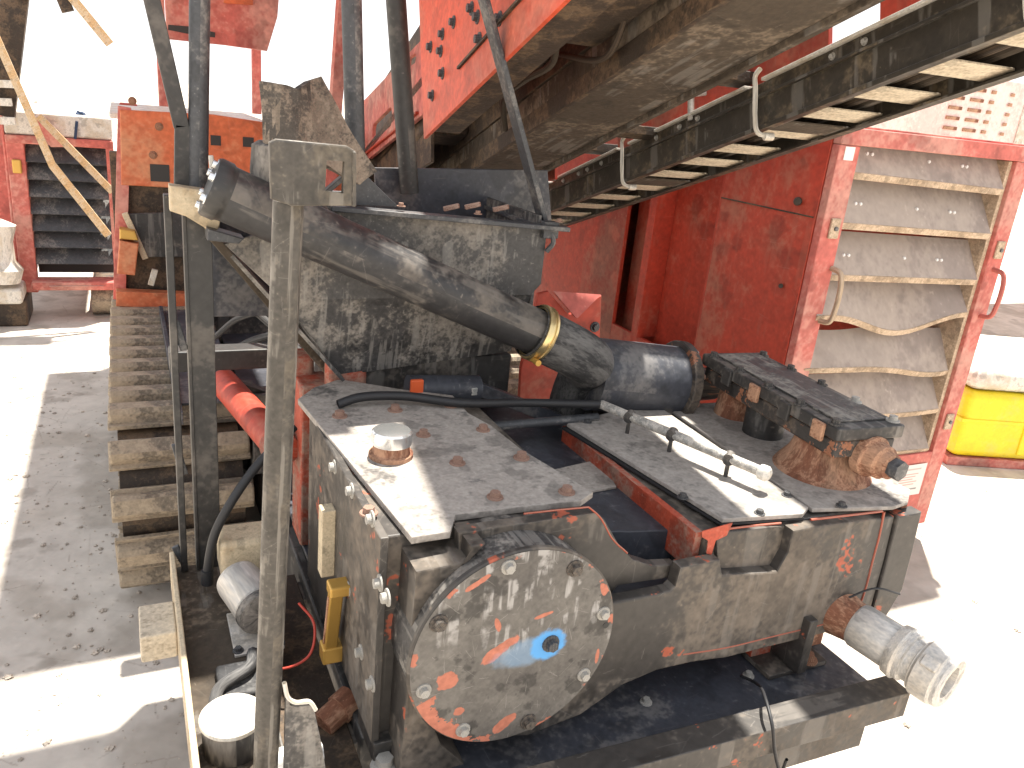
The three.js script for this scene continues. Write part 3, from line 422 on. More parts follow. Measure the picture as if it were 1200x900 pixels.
// ================================================================ hopper
{
  const t = thing('hopper', 'grey steel hopper with sloped left side and bolted top rim behind the pump', 'hopper');
  const yT = 1.605, zF = -2.12, zB = -2.56, xl = 0.2, xm = 0.46, xr = 1.12;
  // front wall, upper and lower fields, with the slanted left edge
  part(t, 'front_panel', [plateZ([[262, 285], [390, 247], [640, 262], [632, 332], [620, 345], [334, 352]], zF - 0.012, 0.012, 0.002)], M.hopper, 'pale scuffed front panel');
  const f = pZ([[334, 352], [625, 338], [608, 418], [404, 448]], zF);
  part(t, 'lower_panel', [sheet(8, 6, (u, v) => { const x = f[0][0] + (f[1][0] - f[0][0]) * u, y = f[0][1] + (f[1][1] - f[0][1]) * u, X = f[3][0] + (f[2][0] - f[3][0]) * u, Y = f[3][1] + (f[2][1] - f[3][1]) * u; return V(x + (X - x) * v, y + (Y - y) * v, zF - 0.006 - 0.06 * v); }, 0.01)], M.hopper);
  part(t, 'bottom_skirt', [bx(f[3][0] - 0.01, f[2][0] + 0.02, 0.99, f[3][1] + 0.03, zF - 0.36, zF - 0.09, 0.006)], M.black);
  part(t, 'side_panel', [sheet(3, 4, (u, v) => V(xl + (f[3][0] - xl) * v, 1.52 - (1.52 - f[3][1]) * v, zF - 0.012 - 0.42 * u), 0.01)], M.hopper, 'sloped left side panel');
  part(t, 'side_panel', [bx(xr - 0.012, xr, 1.2, yT, zB, zF - 0.014, 0.002)], M.hopper, 'right side panel');
  part(t, 'left_wall', [bx(xl, xl + 0.012, 1.5, yT, zB, zF - 0.014, 0.002)], M.hopper);
  part(t, 'back_panel', [bx(xl, xr, 1.2, 1.6, zB, zB + 0.012, 0.002), plateZ([[438, 196], [640, 199], [645, 262], [440, 258]], zB + 0.02, 0.012, 0.002)], M.navy, 'raised dark back panel');
  // edge bar of the sloped side
  part(t, 'edge_bar', [beam(V(xl - 0.012, 1.53, zF), V(f[3][0] - 0.02, f[3][1] - 0.01, zF - 0.13), 0.022, 0.012, AZ)], M.rail);
  // rim
  const r0 = onZ(386, 243, zF + 0.02), r1 = onZ(664, 268, zF + 0.02);
  const rim = part(t, 'top_rim', [beam(r0, r1, 0.05, 0.014), bx(xr - 0.02, xr + 0.04, yT - 0.04, yT - 0.026, zB, zF, 0.003), bx(xl - 0.02, xl + 0.04, yT, yT + 0.012, zB, zF, 0.003), bx(xl, xm, yT + 0.006, yT + 0.018, zF - 0.03, zF + 0.03, 0.003)], M.post);
  for (const [x, y] of [[655, 264], [560, 255], [470, 246]]) bolt(rim, onZ(x, y - 4, zF + 0.02), AY, 0.008, M.bolt);
  const hk = onZ(641, 287, zF + 0.01); part(t, 'rim_hook', [tube([hk.clone().add(V(0, 0.05, 0)), hk.clone().add(V(0.015, 0.01, 0.01)), hk.clone().add(V(0, -0.02, 0))], 0.008, 12, 8), bx(hk.x - 0.02, hk.x + 0.03, hk.y + 0.02, hk.y + 0.07, hk.z - 0.02, hk.z + 0.01, 0.003)], M.post);
  // spoil inside the rim
  part(t, 'grating', [bx(0.5, 1.1, 1.47, 1.49, zB + 0.02, zF - 0.05, 0.004)], M.rust);
  const gs = onZ(410, 205, zF - 0.05); part(t, 'gusset', [plateZ([[408, 203], [428, 205], [466, 242], [408, 240]], zF - 0.04, 0.012, 0.002)], M.post);
  // posts rising from the rim
  const post = (x0, y0, x1, y1, z, w, d, mat, round) => { const a = onZ(x0, y0, z), b = onZ(x1, y1, z), e = b.clone().add(a.clone().sub(b).multiplyScalar((2.6 - b.y) / (a.y - b.y))); part(t, 'support_post', round ? [cy(b, e, w, w, 22)] : [beam(b, e, w, d)], mat); };
  post(412, 0, 418, 240, zF - 0.07, 0.026, 0, M.post, true);
  post(464, 0, 480, 226, zF - 0.36, 0.03, 0.03, M.blackPaint, true);
  post(567, 0, 637, 262, zF - 0.05, 0.05, 0.016, M.post);
  for (const [x, y] of [[545, 243], [520, 245], [578, 246]]) part(t, 'rim_clip', [beam(onZ(x, y, zF - 0.08), onZ(x + 18, y - 4, zF - 0.08), 0.012, 0.014)], M.bolt);
  part(t, 'hopper_leg', [bx(0.6, 0.68, 0.55, 1.0, -2.44, -2.34, 0.004), bx(0.95, 1.03, 0.55, 1.0, -2.44, -2.34, 0.004)], M.black);
}
single('platform', 'unseen plate on the grey posts, added to shade the ground', 'platform', [bx(-0.12, 0.78, 2.6, 2.63, -2.78, -2.12, 0.005)], M.black);  // unseen plate, placed and sized to shade the near ground
// rubber deflector on the hopper rim
{
  const t = thing('deflector_flap', 'bent brown rubber deflector flap standing on the hopper corner', 'flap');
  const z = -2.04;
  const top = [onZ(306, 95, z + 0.02), onZ(330, 99, z + 0.05), onZ(347, 104, z + 0.045), onZ(360, 95, z + 0.0), onZ(374, 90, z - 0.03), onZ(405, 146, z - 0.02), onZ(440, 201, z - 0.01)];
  const bot = [onZ(311, 168, z + 0.02), onZ(330, 170, z + 0.06), onZ(347, 172, z + 0.06), onZ(365, 184, z + 0.04), onZ(382, 195, z + 0.03), onZ(400, 206, z + 0.01), onZ(420, 216, z)];
  const along = (a, u) => { const k = Math.min(a.length - 1.001, u * (a.length - 1)), i = Math.floor(k); return a[i].clone().lerp(a[i + 1], k - i); };
  part(t, 'flap_sheet', [sheet(30, 8, (u, v) => { const p = along(bot, u).lerp(along(top, u), v); p.z += 0.003 * Math.sin(u * 23 + v * 5); return p; }, 0.016)], M.flap);
  const q = onZ(318, 185, z); part(t, 'flap_holder', [lathe(V(q.x, 1.62, q.z), V(q.x, 3, q.z), [[0, 0], [0, 0.045], [0.08, 0.05], [0.14, 0.045], [0.15, 0.03], [0.15, 0]], 18)], M.hopper, 'scuffed round holder');
  part(t, 'flap_strap', [beam(V(0.42, 1.62, z - 0.02), onZ(405, 205, z - 0.01), 0.04, 0.012)], M.black);
}

// ================================================================ upright frame at the end of the tray
{
  const t = thing('upright_frame', 'tall black channel frame with rungs standing at the tray end', 'frame');
  const z = -2.14; const c0 = onZ(201, 300, z).x, c1 = onZ(216, 300, z).x, c2 = onZ(249, 300, z).x;
  part(t, 'narrow_upright', [bx(c0 - 0.012, c0 + 0.006, 0.56, 1.62, z - 0.04, z, 0.003)], M.blackPaint);
  part(t, 'wide_upright', [bx(c1 + 0.004, c2, 0.56, 1.62, z - 0.006, z, 0.002), bx(c1, c1 + 0.008, 0.56, 1.62, z - 0.05, z + 0.004, 0.002), bx(c2 - 0.008, c2, 0.56, 1.62, z - 0.05, z - 0.007, 0.002)], M.blackPaint);
  for (const [a, b] of [[376, 410], [520, 556], [640, 660]]) part(t, 'rung', [beam(onZ(205, a, z - 0.02), onZ(216, b, z - 0.02), 0.012, 0.02)], M.post);
  // dusty box bracket at the top
  part(t, 'top_bracket', [plateZ([[197, 214], [252, 222], [262, 236], [250, 275], [236, 262], [216, 250], [198, 244]], z + 0.005, 0.05, 0.004)], M.cream, 'dusty bracket plate holding pipe and posts');
  part(t, 'bracket_shelf', [plateZ([[240, 262], [282, 274], [276, 280], [240, 276]], z + 0.02, 0.07, 0.003)], M.post);
  const up = (x0, y0, x1, y1) => { const a = onZ(x0, y0, z - 0.02), b = onZ(x1, y1, z - 0.02); return [b, b.clone().add(a.clone().sub(b).multiplyScalar((2.6 - b.y) / (a.y - b.y)))]; };
  part(t, 'round_post', [cy(...up(234, 0, 232, 222), 0.0235, 0.0235, 22)], M.post, 'grey round post');
  const [b0, e0] = up(176, 0, 214, 222), k0 = onZ(213, 150, z - 0.02); part(t, 'leaning_post', [beam(k0, k0.clone().add(onZ(178, 0, z - 0.02).sub(k0).multiplyScalar((2.6 - k0.y) / (onZ(178, 0, z - 0.02).y - k0.y))), 0.036, 0.02, AZ), beam(onZ(213, 222, z - 0.02), onZ(214, 146, z - 0.02), 0.036, 0.02, AZ)], M.blackPaint, 'bent flat black post');
  part(t, 'toggle', [beam(onZ(247, 182, z + 0.03), onZ(251, 222, z + 0.03), 0.012, 0.012)], M.white);
}

// ================================================================ marker post in front
{
  const t = thing('slotted_post', 'worn grey round post topped by a plate with a square slot', 'post');
  const z = -1.2, a = onZ(338, 236, z), b = onZ(311, 905, z), d = a.clone().sub(b).normalize();
  part(t, 'pole', [cy(b.clone().addScaledVector(d, -0.2), a, 0.0222, 0.0222, 28)], M.galv);
  const pl = part(t, 'slotted_plate', [plateZ([[314, 166], [322, 162], [404, 170], [414, 176], [412, 240], [340, 240], [316, 232]], z + 0.022, 0.014, 0.003, [pZ([[378, 184], [404, 186], [402, 228], [376, 225]], z + 0.022)])], M.galv, 'plate with square slot');
  part(pl, 'plate_lip', [beam(onZ(411, 176, z + 0.016), onZ(411, 240, z + 0.016), 0.006, 0.045, AZ)], M.galv);
  const q = onZ(332, 810, z); part(t, 'lower_bracket', [plateZ([[334, 803], [339, 822], [345, 824], [366, 822], [374, 860], [392, 960], [330, 960]], z + 0.012, 0.01, 0.002)], M.hopper, 'scuffed bracket plate low on the pole');
  part(t, 'bracket_rim', [tube([onZ(333, 800, z + 0.02), onZ(338, 818, z + 0.02), onZ(347, 823, z + 0.02), onZ(362, 822, z + 0.02), onZ(370, 832, z + 0.02)], 0.004, 30, 8)], M.white);
  part(t, 'base_plate', [bx(0.08, 0.3, 0.555, 0.57, -1.3, -1.1, 0.003)], M.black);
}

// ================================================================ service tray and what stands in it
{
  const t = thing('service_tray', 'dusty steel tray with pale edge rail beside the pump', 'tray');
  part(t, 'tray_floor', [bx(0.07, 0.24, 0.54, 0.555, -2.18, -1.0, 0.003)], M.rail);
  part(t, 'inner_floor', [bx(0.238, 0.41, 0.46, 0.47, -2.18, -1.0, 0.003)], M.oily);
  part(t, 'edge_rail', [bx(0.056, 0.07, 0.5, 0.615, -2.17, -1.0, 0.004)], M.cream, 'pale dusty edge rail');
  part(t, 'stub_tube', [bx(-0.03, 0.056, 0.5, 0.578, -1.98, -1.84, 0.006)], M.rung, 'square stub tube beside the rail');
  part(t, 'tray_web', [bx(0.236, 0.242, 0.462, 0.556, -2.18, -1.0, 0.002)], M.black);
  part(t, 'tray_bearer', [bx(0.07, 0.5, 0.4, 0.46, -2.15, -2.05, 0.004), bx(0.07, 0.5, 0.4, 0.46, -1.55, -1.45, 0.004)], M.black);
}
{
  const t = thing('supply_pump', 'small silver electric pump with cream jug body in the tray', 'electric pump');
  const a = onY(300, 668, 0.66), b = onY(270, 706, 0.635); a.y = 0.7; const e = V(0.21, 0.655, -1.92), f = V(0.255, 0.64, -1.76);
  part(t, 'motor_can', [lathe(e, f, [[0, 0], [0, 0.05], [0.006, 0.056], [0.02, 0.058], [0.13, 0.058], [0.136, 0.052], [0.14, 0.02], [0.15, 0.018], [0.15, 0]], 32)], M.paleSteel, 'shiny silver motor can');
  part(t, 'motor_cap', [lathe(f, f.clone().add(f.clone().sub(e)), [[-0.03, 0.0585], [-0.026, 0.062], [-0.006, 0.06], [0, 0.05], [0, 0]], 28)], M.hopper);
  part(t, 'pump_foot', [bx(0.18, 0.3, 0.555, 0.565, -1.9, -1.72, 0.003), bx(0.2, 0.28, 0.56, 0.6, -1.86, -1.8, 0.003)], M.paleSteel);
  const j = onZ(268, 652, -2.02); part(t, 'jug_body', [bx(0.175, 0.34, 0.62, 0.735, -2.08, -1.965, 0.018), bx(0.2, 0.3, 0.555, 0.625, -2.05, -1.98, 0.006)], M.cream, 'cream plastic body');
  for (const x of [0.19, 0.29]) bolt(t, V(x, 0.565, -1.735), AY, 0.009, M.post);
}
{
  const t = thing('filter_can', 'white lidded filter can behind the post foot in the tray', 'filter');
  const c = onY(272, 838, 0.64); part(t, 'can', [lathe(V(c.x, 0.555, c.z), V(c.x, 1, c.z), [[0, 0], [0, 0.058], [0.004, 0.06], [0.075, 0.062], [0.076, 0]], 32)], M.hopper);
  part(t, 'lid', [lathe(V(c.x, 0.628, c.z), V(c.x, 1, c.z), [[0, 0.063], [0.004, 0.066], [0.012, 0.066], [0.018, 0.06], [0.02, 0]], 36)], M.white, 'white lid');
}
single('grey_hose', 'grey corrugated hose lying in the tray below the filter can', 'hose', [tube([V(0.09, 0.585, -1.2), V(0.16, 0.6, -1.26), V(0.22, 0.61, -1.3), V(0.3, 0.6, -1.3)], 0.028, 30, 14)], M.paleSteel);
single('black_clamp', 'black rubber strap lump lying in the tray before the silver pump', 'strap', [bx(0.13, 0.235, 0.555, 0.58, -1.68, -1.56, 0.01), tube([V(0.22, 0.58, -1.7), V(0.2, 0.6, -1.62), V(0.13, 0.59, -1.58), V(0.11, 0.57, -1.52)], 0.014, 20, 8)], M.rubber);
{
  const z = -2.0, p = (x, y) => onZ(x, y, z);
  single('supply_hose', 'bent black hose rising from the silver pump past the post', 'hose', [tube([p(243, 672), p(246, 650), p(252, 625), p(270, 590), p(300, 555), p(330, 530), p(352, 515)].map((v, i) => v.setZ(z + (i > 3 ? -(i - 3) * 0.03 : 0))), 0.0125, 50, 12), cy(p(243, 684), p(243, 668), 0.016, 0.016, 12)], M.cable);
}
single('orange_wire', 'thin orange wire looping from the silver pump behind the post', 'wire', [tube([V(0.255, 0.63, -1.74), V(0.24, 0.59, -1.68), V(0.27, 0.565, -1.64), V(0.34, 0.6, -1.62), V(0.36, 0.66, -1.66), V(0.33, 0.7, -1.7)], 0.0035, 40, 6)], M.redWire);
single('control_hose', 'black hose draped across the pump top toward the handle bar', 'hose', [tube([onY(396, 474, PT + 0.016), onY(420, 466, PT + 0.03), onY(470, 464, PT + 0.03), onY(540, 472, PT + 0.02), onY(620, 472, PT - 0.01), onY(706, 474, CT + 0.06)], 0.0125, 60, 10)], M.cable);
for (const [a, b, c, d, r, label] of [[[252, 332], [300, 350], [350, 372], [405, 430], 0.016, 'thickest dark hose under the sloped hopper side, running straight down along it'], [[252, 352], [290, 360], [330, 392], [380, 440], 0.013, 'dark hose sagging just below the thickest hose under the hopper'], [[258, 420], [300, 398], [345, 392], [400, 420], 0.014, 'dark hose rising from the upright frame and arching under the hopper'], [[252, 395], [282, 372], [320, 368], [372, 404], 0.011, 'thinnest dark hose, arched between the others under the hopper side']])
  single('hydraulic_hose', label, 'hose', [tube([a, b, c, d].map(([x, y], i) => onZ(x, y, -2.95 + 0.12 * i)), r, 40, 10)], M.rubber, 'hoses in the gap under the hopper');
single('grey_rod', 'grey rod crossing the dark gap at the rear of the slot', 'rod', [cy(onY(575, 500, 1.03), onY(700, 489, 1.03), 0.014, 0.014, 14)], M.post);
{
  const t = thing('hose_valve', 'black hose fitting with orange tag under the hopper', 'fitting'), z = -2.08, a = onZ(478, 455, z), b = onZ(560, 455, z);
  part(t, 'fitting_body', [cy(a, b, 0.04, 0.04, 18)], M.navy);
  const o = onZ(490, 455, z + 0.05); part(t, 'orange_tag', [bx(o.x - 0.019, o.x + 0.019, o.y - 0.022, o.y + 0.022, z + 0.03, z + 0.045, 0.004)], M.orangeClip, 'bright orange tag');
  part(t, 'fitting_arm', [beam(b, onZ(655, 492, z), 0.035, 0.04)], M.navy); part(t, 'fitting_leg', [bx(b.x - 0.04, b.x, 0.55, b.y, z - 0.04, z, 0.003)], M.black);
  const k = onZ(557, 460, z + 0.045); part(t, 'fitting_nut', [bx(k.x - 0.01, k.x + 0.01, k.y - 0.012, k.y + 0.012, z + 0.02, z + 0.04, 0.003)], M.zinc);
}
{
  const t = thing('red_cylinder', 'dark red hydraulic cylinder beside the track behind the post', 'cylinder');
  const a = onY(262, 448, 0.86), b = onY(325, 520, 0.86), d = b.clone().sub(a).normalize();
  part(t, 'barrel', [cy(a, b, 0.05, 0.05, 28)], M.red); part(t, 'end_cap', [cy(b, b.clone().addScaledVector(d, 0.06), 0.056, 0.05, 28)], M.primer);
  part(t, 'cylinder_stand', [bx(0.38, 0.46, 0.5, 0.82, a.z - 0.05, a.z + 0.05, 0.004), beam(V(0.42, 0.8, a.z), a, 0.05, 0.05)], M.black);
}
single('red_linkage', 'chipped red lever ends behind the crank case corner', 'lever', [bx(0.5, 0.62, 0.985, 1.17, -2.24, -2.18, 0.02), bx(0.4, 0.49, 1.05, 1.14, -2.4, -2.3, 0.02), bx(0.43, 0.6, 0.55, 1.08, -2.34, -2.2, 0.01)], M.primer);

// ================================================================ red mounting box behind the hose elbow
{
  const t = thing('red_mount', 'bright red folded steel mount standing behind the rubber elbow', 'mount'), z = -2.62;
  part(t, 'front_plate', [plateZ([[628, 343], [640, 340], [664, 368], [702, 345], [700, 395], [680, 470], [606, 468], [608, 430]], z, 0.02, 0.003), ext(V(1.36, 0.5, z), AX, AY, [[0, 0], [0.36, 0], [0.36, 0.42], [0, 0.42]], 0.018, 0.003)], M.red);
  part(t, 'folded_cap', [sheet(4, 4, (u, v) => { const a = onZ(645, 340, z), b = onZ(701, 344, z), c = onZ(665, 368, z); return a.lerp(b, u).lerp(c, v * 0.95).add(V(0, 0, 0.02 + 0.05 * v)); }, 0.006)], M.redFaded);
  bolt(t, onZ(697, 383, z + 0.02), AZ, 0.014, M.post);
}

// ================================================================ boom with its cable tray
const bB = ray(249, 402), bL = bB.clone().cross(AY).normalize(), bU = bL.clone().cross(bB);       // down the boom, across, and up from it
const BK = 1.147;                                               // metres per unit of the boom's own measure
const bO = (() => { const r = ray(1200, 85), fwd = toDir(600, 450).applyMatrix4(camToWorld); return EYE.clone().addScaledVector(r, 1.7 * BK / r.dot(fwd)); })();
const bp = (l, u, s) => bO.clone().addScaledVector(bL, l * BK).addScaledVector(bU, u * BK).addScaledVector(bB, s * BK);
const bM = frame(bO, bL, bU, bB.clone().negate());
const bb = (l0, l1, u0, u1, s0, s1, r = 0.004) => bx(l0 * BK, l1 * BK, u0 * BK, u1 * BK, -s1 * BK, -s0 * BK, r).applyMatrix4(bM);
const onL = (px, py, l) => cut(px, py, bL, bL.dot(bO) + l * BK);
const boomLS = (p) => { const q = p.clone().sub(bO); return [q.dot(bB), q.dot(bU)]; };
const bplate = (pts, l, th, bev, holes = []) => ext(bO.clone().addScaledVector(bL, l * BK), bB, bU, pts.map(([x, y]) => boomLS(onL(x, y, l))), th, bev, holes);
{
  const t = thing('drill_boom', 'huge sloping red boom with oily underside and dusty main rail', 'boom');
  part(t, 'side_plate', [bb(-0.95, -0.935, 0.13, 0.95, -0.3, 1.32)], M.redSunlit, 'side plate in red brightened as if sunlit');
  const over = part(t, 'splice_plate', [ext(bp(-0.966, 0, 0), bB, bU, [[1.36, 0.105], [1.4, 0.6], [0.95, 0.52], [0.86, 0.44], [-0.3, 0.46], [-0.3, 0.11]].map(([a, b]) => [a * BK, b * BK]), 0.013, 0.002)], M.redSunlit, 'red splice plate with bolts');
  for (const [x, y] of [[517, 60], [519, 86], [505, 55], [553, 10], [532, 26], [560, 20], [562, 46], [507, 112], [586, 22], [519, 40]]) bolt(over, onL(x, y, -0.966), bL.clone().negate(), 0.0135, M.post);
  part(over, 'long_strip', [bb(-0.974, -0.964, 0.2, 0.208, -0.3, 0.95, 0.001), bb(-0.974, -0.964, 0.33, 0.338, -0.3, 0.62, 0.001)], M.oily);
  part(t, 'lower_flange', [bb(-0.952, -0.86, 0.115, 0.13, -0.3, 1.3)], M.oily);
  part(t, 'main_rail', [bb(-0.69, -0.415, 0.1, 0.34, -0.32, 3.4, 0.02)], M.rail, 'dusty grey brown main rail');
  part(t, 'rail_edge', [bb(-0.425, -0.405, 0.085, 0.13, -0.32, 2.8, 0.006)], M.rail);
  part(t, 'rail_strip', [bb(-0.698, -0.682, 0.088, 0.14, -0.32, 2.2, 0.003)], M.oily);
  part(t, 'underside_pan', [bb(-0.9, -0.66, 0.36, 0.4, -0.3, 4.5)], M.oily);
  part(t, 'web_plate', [bb(-0.7, -0.68, 0.2, 0.9, -0.3, 4.6)], M.oily);
  for (const [s, w, h, l] of [[0.42, 0.34, 0.2, -0.8], [0.98, 0.16, 0.13, -0.79], [1.35, 0.3, 0.1, -0.8], [0.05, 0.22, 0.16, -0.82], [1.8, 0.2, 0.14, -0.78]]) part(t, 'gear_housing', [bb(l - 0.09, l + 0.09, 0.36 - h, 0.37, s - w / 2, s + w / 2, 0.03)], M.oily);
  for (let i = 0; i < 12; i++) bolt(t, bp(-0.8 + rr(-0.06, 0.06), 0.19 + (i % 3) * 0.05, 0.25 + i * 0.13), bU.clone().negate(), rr(0.012, 0.02), i % 4 ? M.oily : M.rust);
  part(t, 'oil_line', [tube([bp(-0.85, 0.32, 0.3), bp(-0.84, 0.2, 0.55), bp(-0.8, 0.15, 0.68), bp(-0.83, 0.14, 0.8), bp(-0.78, 0.17, 1.1), bp(-0.72, 0.13, 1.25)], 0.011, 60, 8)], M.rail);
  part(t, 'oil_line', [tube([bp(-0.9, 0.3, 0), bp(-0.86, 0.17, 0.2), bp(-0.76, 0.2, 0.34), bp(-0.73, 0.12, 0.5), bp(-0.74, 0.22, 0.8)], 0.009, 60, 8)], M.oily);
  // red members behind the tray
  for (const [a, b] of [[0.36, 1.45], [0.02, 0.2]]) part(t, 'red_panel', [bb(-0.2, -0.185, 0.13, 0.28, a, b)], M.red, 'red inner panel');
  for (const q of [1.5, 0.64]) part(t, 'panel_rib', [bb(-0.41, -0.1, 0.15, 0.18, q, q + 0.06)], M.oily);
  // forward arm with round-ended slots
  const slot = (x0, y0, x1, y1, w) => { const a = boomLS(onL(x0, y0, -0.9)), b = boomLS(onL(x1, y1, -0.9)), out = [], g = Math.atan2(b[1] - a[1], b[0] - a[0]); for (let i = 0; i <= 8; i++) { const q = g - Math.PI / 2 + Math.PI * i / 8; out.push([b[0] + w * Math.cos(q), b[1] + w * Math.sin(q)]); } for (let i = 0; i <= 8; i++) { const q = g + Math.PI / 2 + Math.PI * i / 8; out.push([a[0] + w * Math.cos(q), a[1] + w * Math.sin(q)]); } return out; };
  part(t, 'slotted_arm', [bplate([[500, 40], [500, 130], [432, 186], [418, 190], [424, 120]], -0.9, 0.02, 0.002, [slot(457, 137, 438, 155, 0.045), slot(480, 108, 464, 122, 0.02), slot(486, 68, 478, 74, 0.02)])], M.redFaded, 'red arm with oval slots');
  part(t, 'slotted_flange', [beam(onL(500, 133, -0.87), onL(425, 190, -0.87), 0.1, 0.012, bU)], M.red);
  part(t, 'inner_wall', [bplate([[505, 120], [505, 190], [440, 230], [425, 195]], -0.86, 0.015, 0.002), bb(-0.86, -0.3, 0.3, 0.32, 1.3, 4.6)], M.oily);
  part(t, 'red_inner_wall', [bplate([[470, 175], [650, 150], [650, 210], [500, 240]], -0.3, 0.015, 0.002)], M.red);
  part(t, 'boom_cradle', [bx(0.75, 1.3, 0.55, 1.5, -5.4, -5.1, 0.01)], M.red);
  single('red_strut', 'faded red strut rising behind the grey post', 'strut', [beam(onZ(405, -40, -4.5), onZ(383, 260, -4.5), 0.07, 0.06)], M.redFaded);
  const ct = thing('cable_tray', 'dark cable tray with pale rungs slung beside the boom', 'cable tray');
  part(ct, 'side_channel', [bb(-0.24, -0.23, 0.0, 0.122, -0.26, 2.55, 0.002), bb(-0.25, -0.23, 0.082, 0.09, -0.26, 2.5, 0.002), bb(-0.255, -0.23, -0.006, 0.006, -0.26, 2.55, 0.002)], M.tray, 'dark side channel');
  for (const [s0, s1] of [[0.62, 1.28], [1.36, 1.95], [2.0, 2.2], [-0.24, 0.55]]) part(ct, 'edge_highlight', [bb(-0.252, -0.224, 0.123, 0.131, s0, s1, 0.002)], M.white, 'pale strip for the dusty edge highlight');  // white strips paint the dusty highlight along the channel edge
  part(ct, 'outer_channel', [bb(-0.012, 0, -0.008, 0.06, -0.26, 2.55, 0.002), bb(-0.03, -0.01, -0.008, -0.002, -0.26, 2.55, 0.001)], M.tray);
  const rungs = [-0.13, 0.05, 0.235, 0.41, 0.6, 0.8, 0.98, 1.18, 1.42, 1.64, 1.86, 2.08, 2.3];
  for (const s of rungs) part(ct, 'rung', [bb(-0.229, -0.013, 0.006, 0.012, s - 0.04, s + 0.04, 0.002)], M.rung);
  for (const [s0, s1] of [[0.48, 0.56], [1.24, 1.34]]) part(ct, 'joint_plate', [bb(-0.229, -0.013, -0.001, 0.005, s0, s1, 0.002)], M.rail);
  part(ct, 'tray_roof', [bb(-0.229, -0.013, 0.085, 0.093, -0.26, 2.5, 0.002)], M.dark);
  for (const [l, u, r, m] of [[-0.2, 0.043, 0.018, M.oily], [-0.15, 0.045, 0.022, M.rail], [-0.1, 0.043, 0.018, M.oily], [-0.055, 0.045, 0.02, M.rail]]) part(ct, 'cable', [tube([-0.26, 0, 0.6, 1.2, 1.8, 2.4].map((s, i) => bp(l + 0.006 * Math.sin(i * 2.1), u + 0.004 * Math.cos(i * 1.7), s)), r, 40, 8)], m);
  for (const s of [0.56, 1.3, 2.12, -0.2]) { const c = part(ct, 'clip', [tube([bp(-0.262, 0.15, s - 0.02), bp(-0.262, 0.138, s), bp(-0.262, 0.1, s), bp(-0.262, 0.03, s), bp(-0.258, -0.012, s - 0.006), bp(-0.225, -0.022, s - 0.012)], 0.0075, 30, 8)], M.white, 'white bent clip'); part(c, 'clip_end', [cy(bp(-0.24, -0.022, s - 0.01), bp(-0.215, -0.022, s - 0.014), 0.012, 0.012, 10)], M.white); }
  for (const s of [0.2, 0.3, 0.86, 0.96, 1.1, 1.5, 1.62, 1.7, 1.85]) bolt(ct, bp(-0.241, 0.105, s), bL.clone().negate(), 0.007, M.zinc);
  part(ct, 'valve_tee', [cy(bp(-0.24, 0.11, 0.9), bp(-0.24, 0.18, 0.9), 0.012, 0.012, 10), cy(bp(-0.3, 0.175, 0.9), bp(-0.2, 0.19, 0.88), 0.008, 0.008, 10)], M.paleSteel);
  part(ct, 'tray_arm', [bb(-0.45, -0.1, 0.11, 0.14, 1.1, 1.16), bb(-0.45, -0.1, 0.11, 0.14, 2.3, 2.36), bb(-0.45, -0.1, 0.11, 0.14, -0.2, -0.14)], M.oily);
}

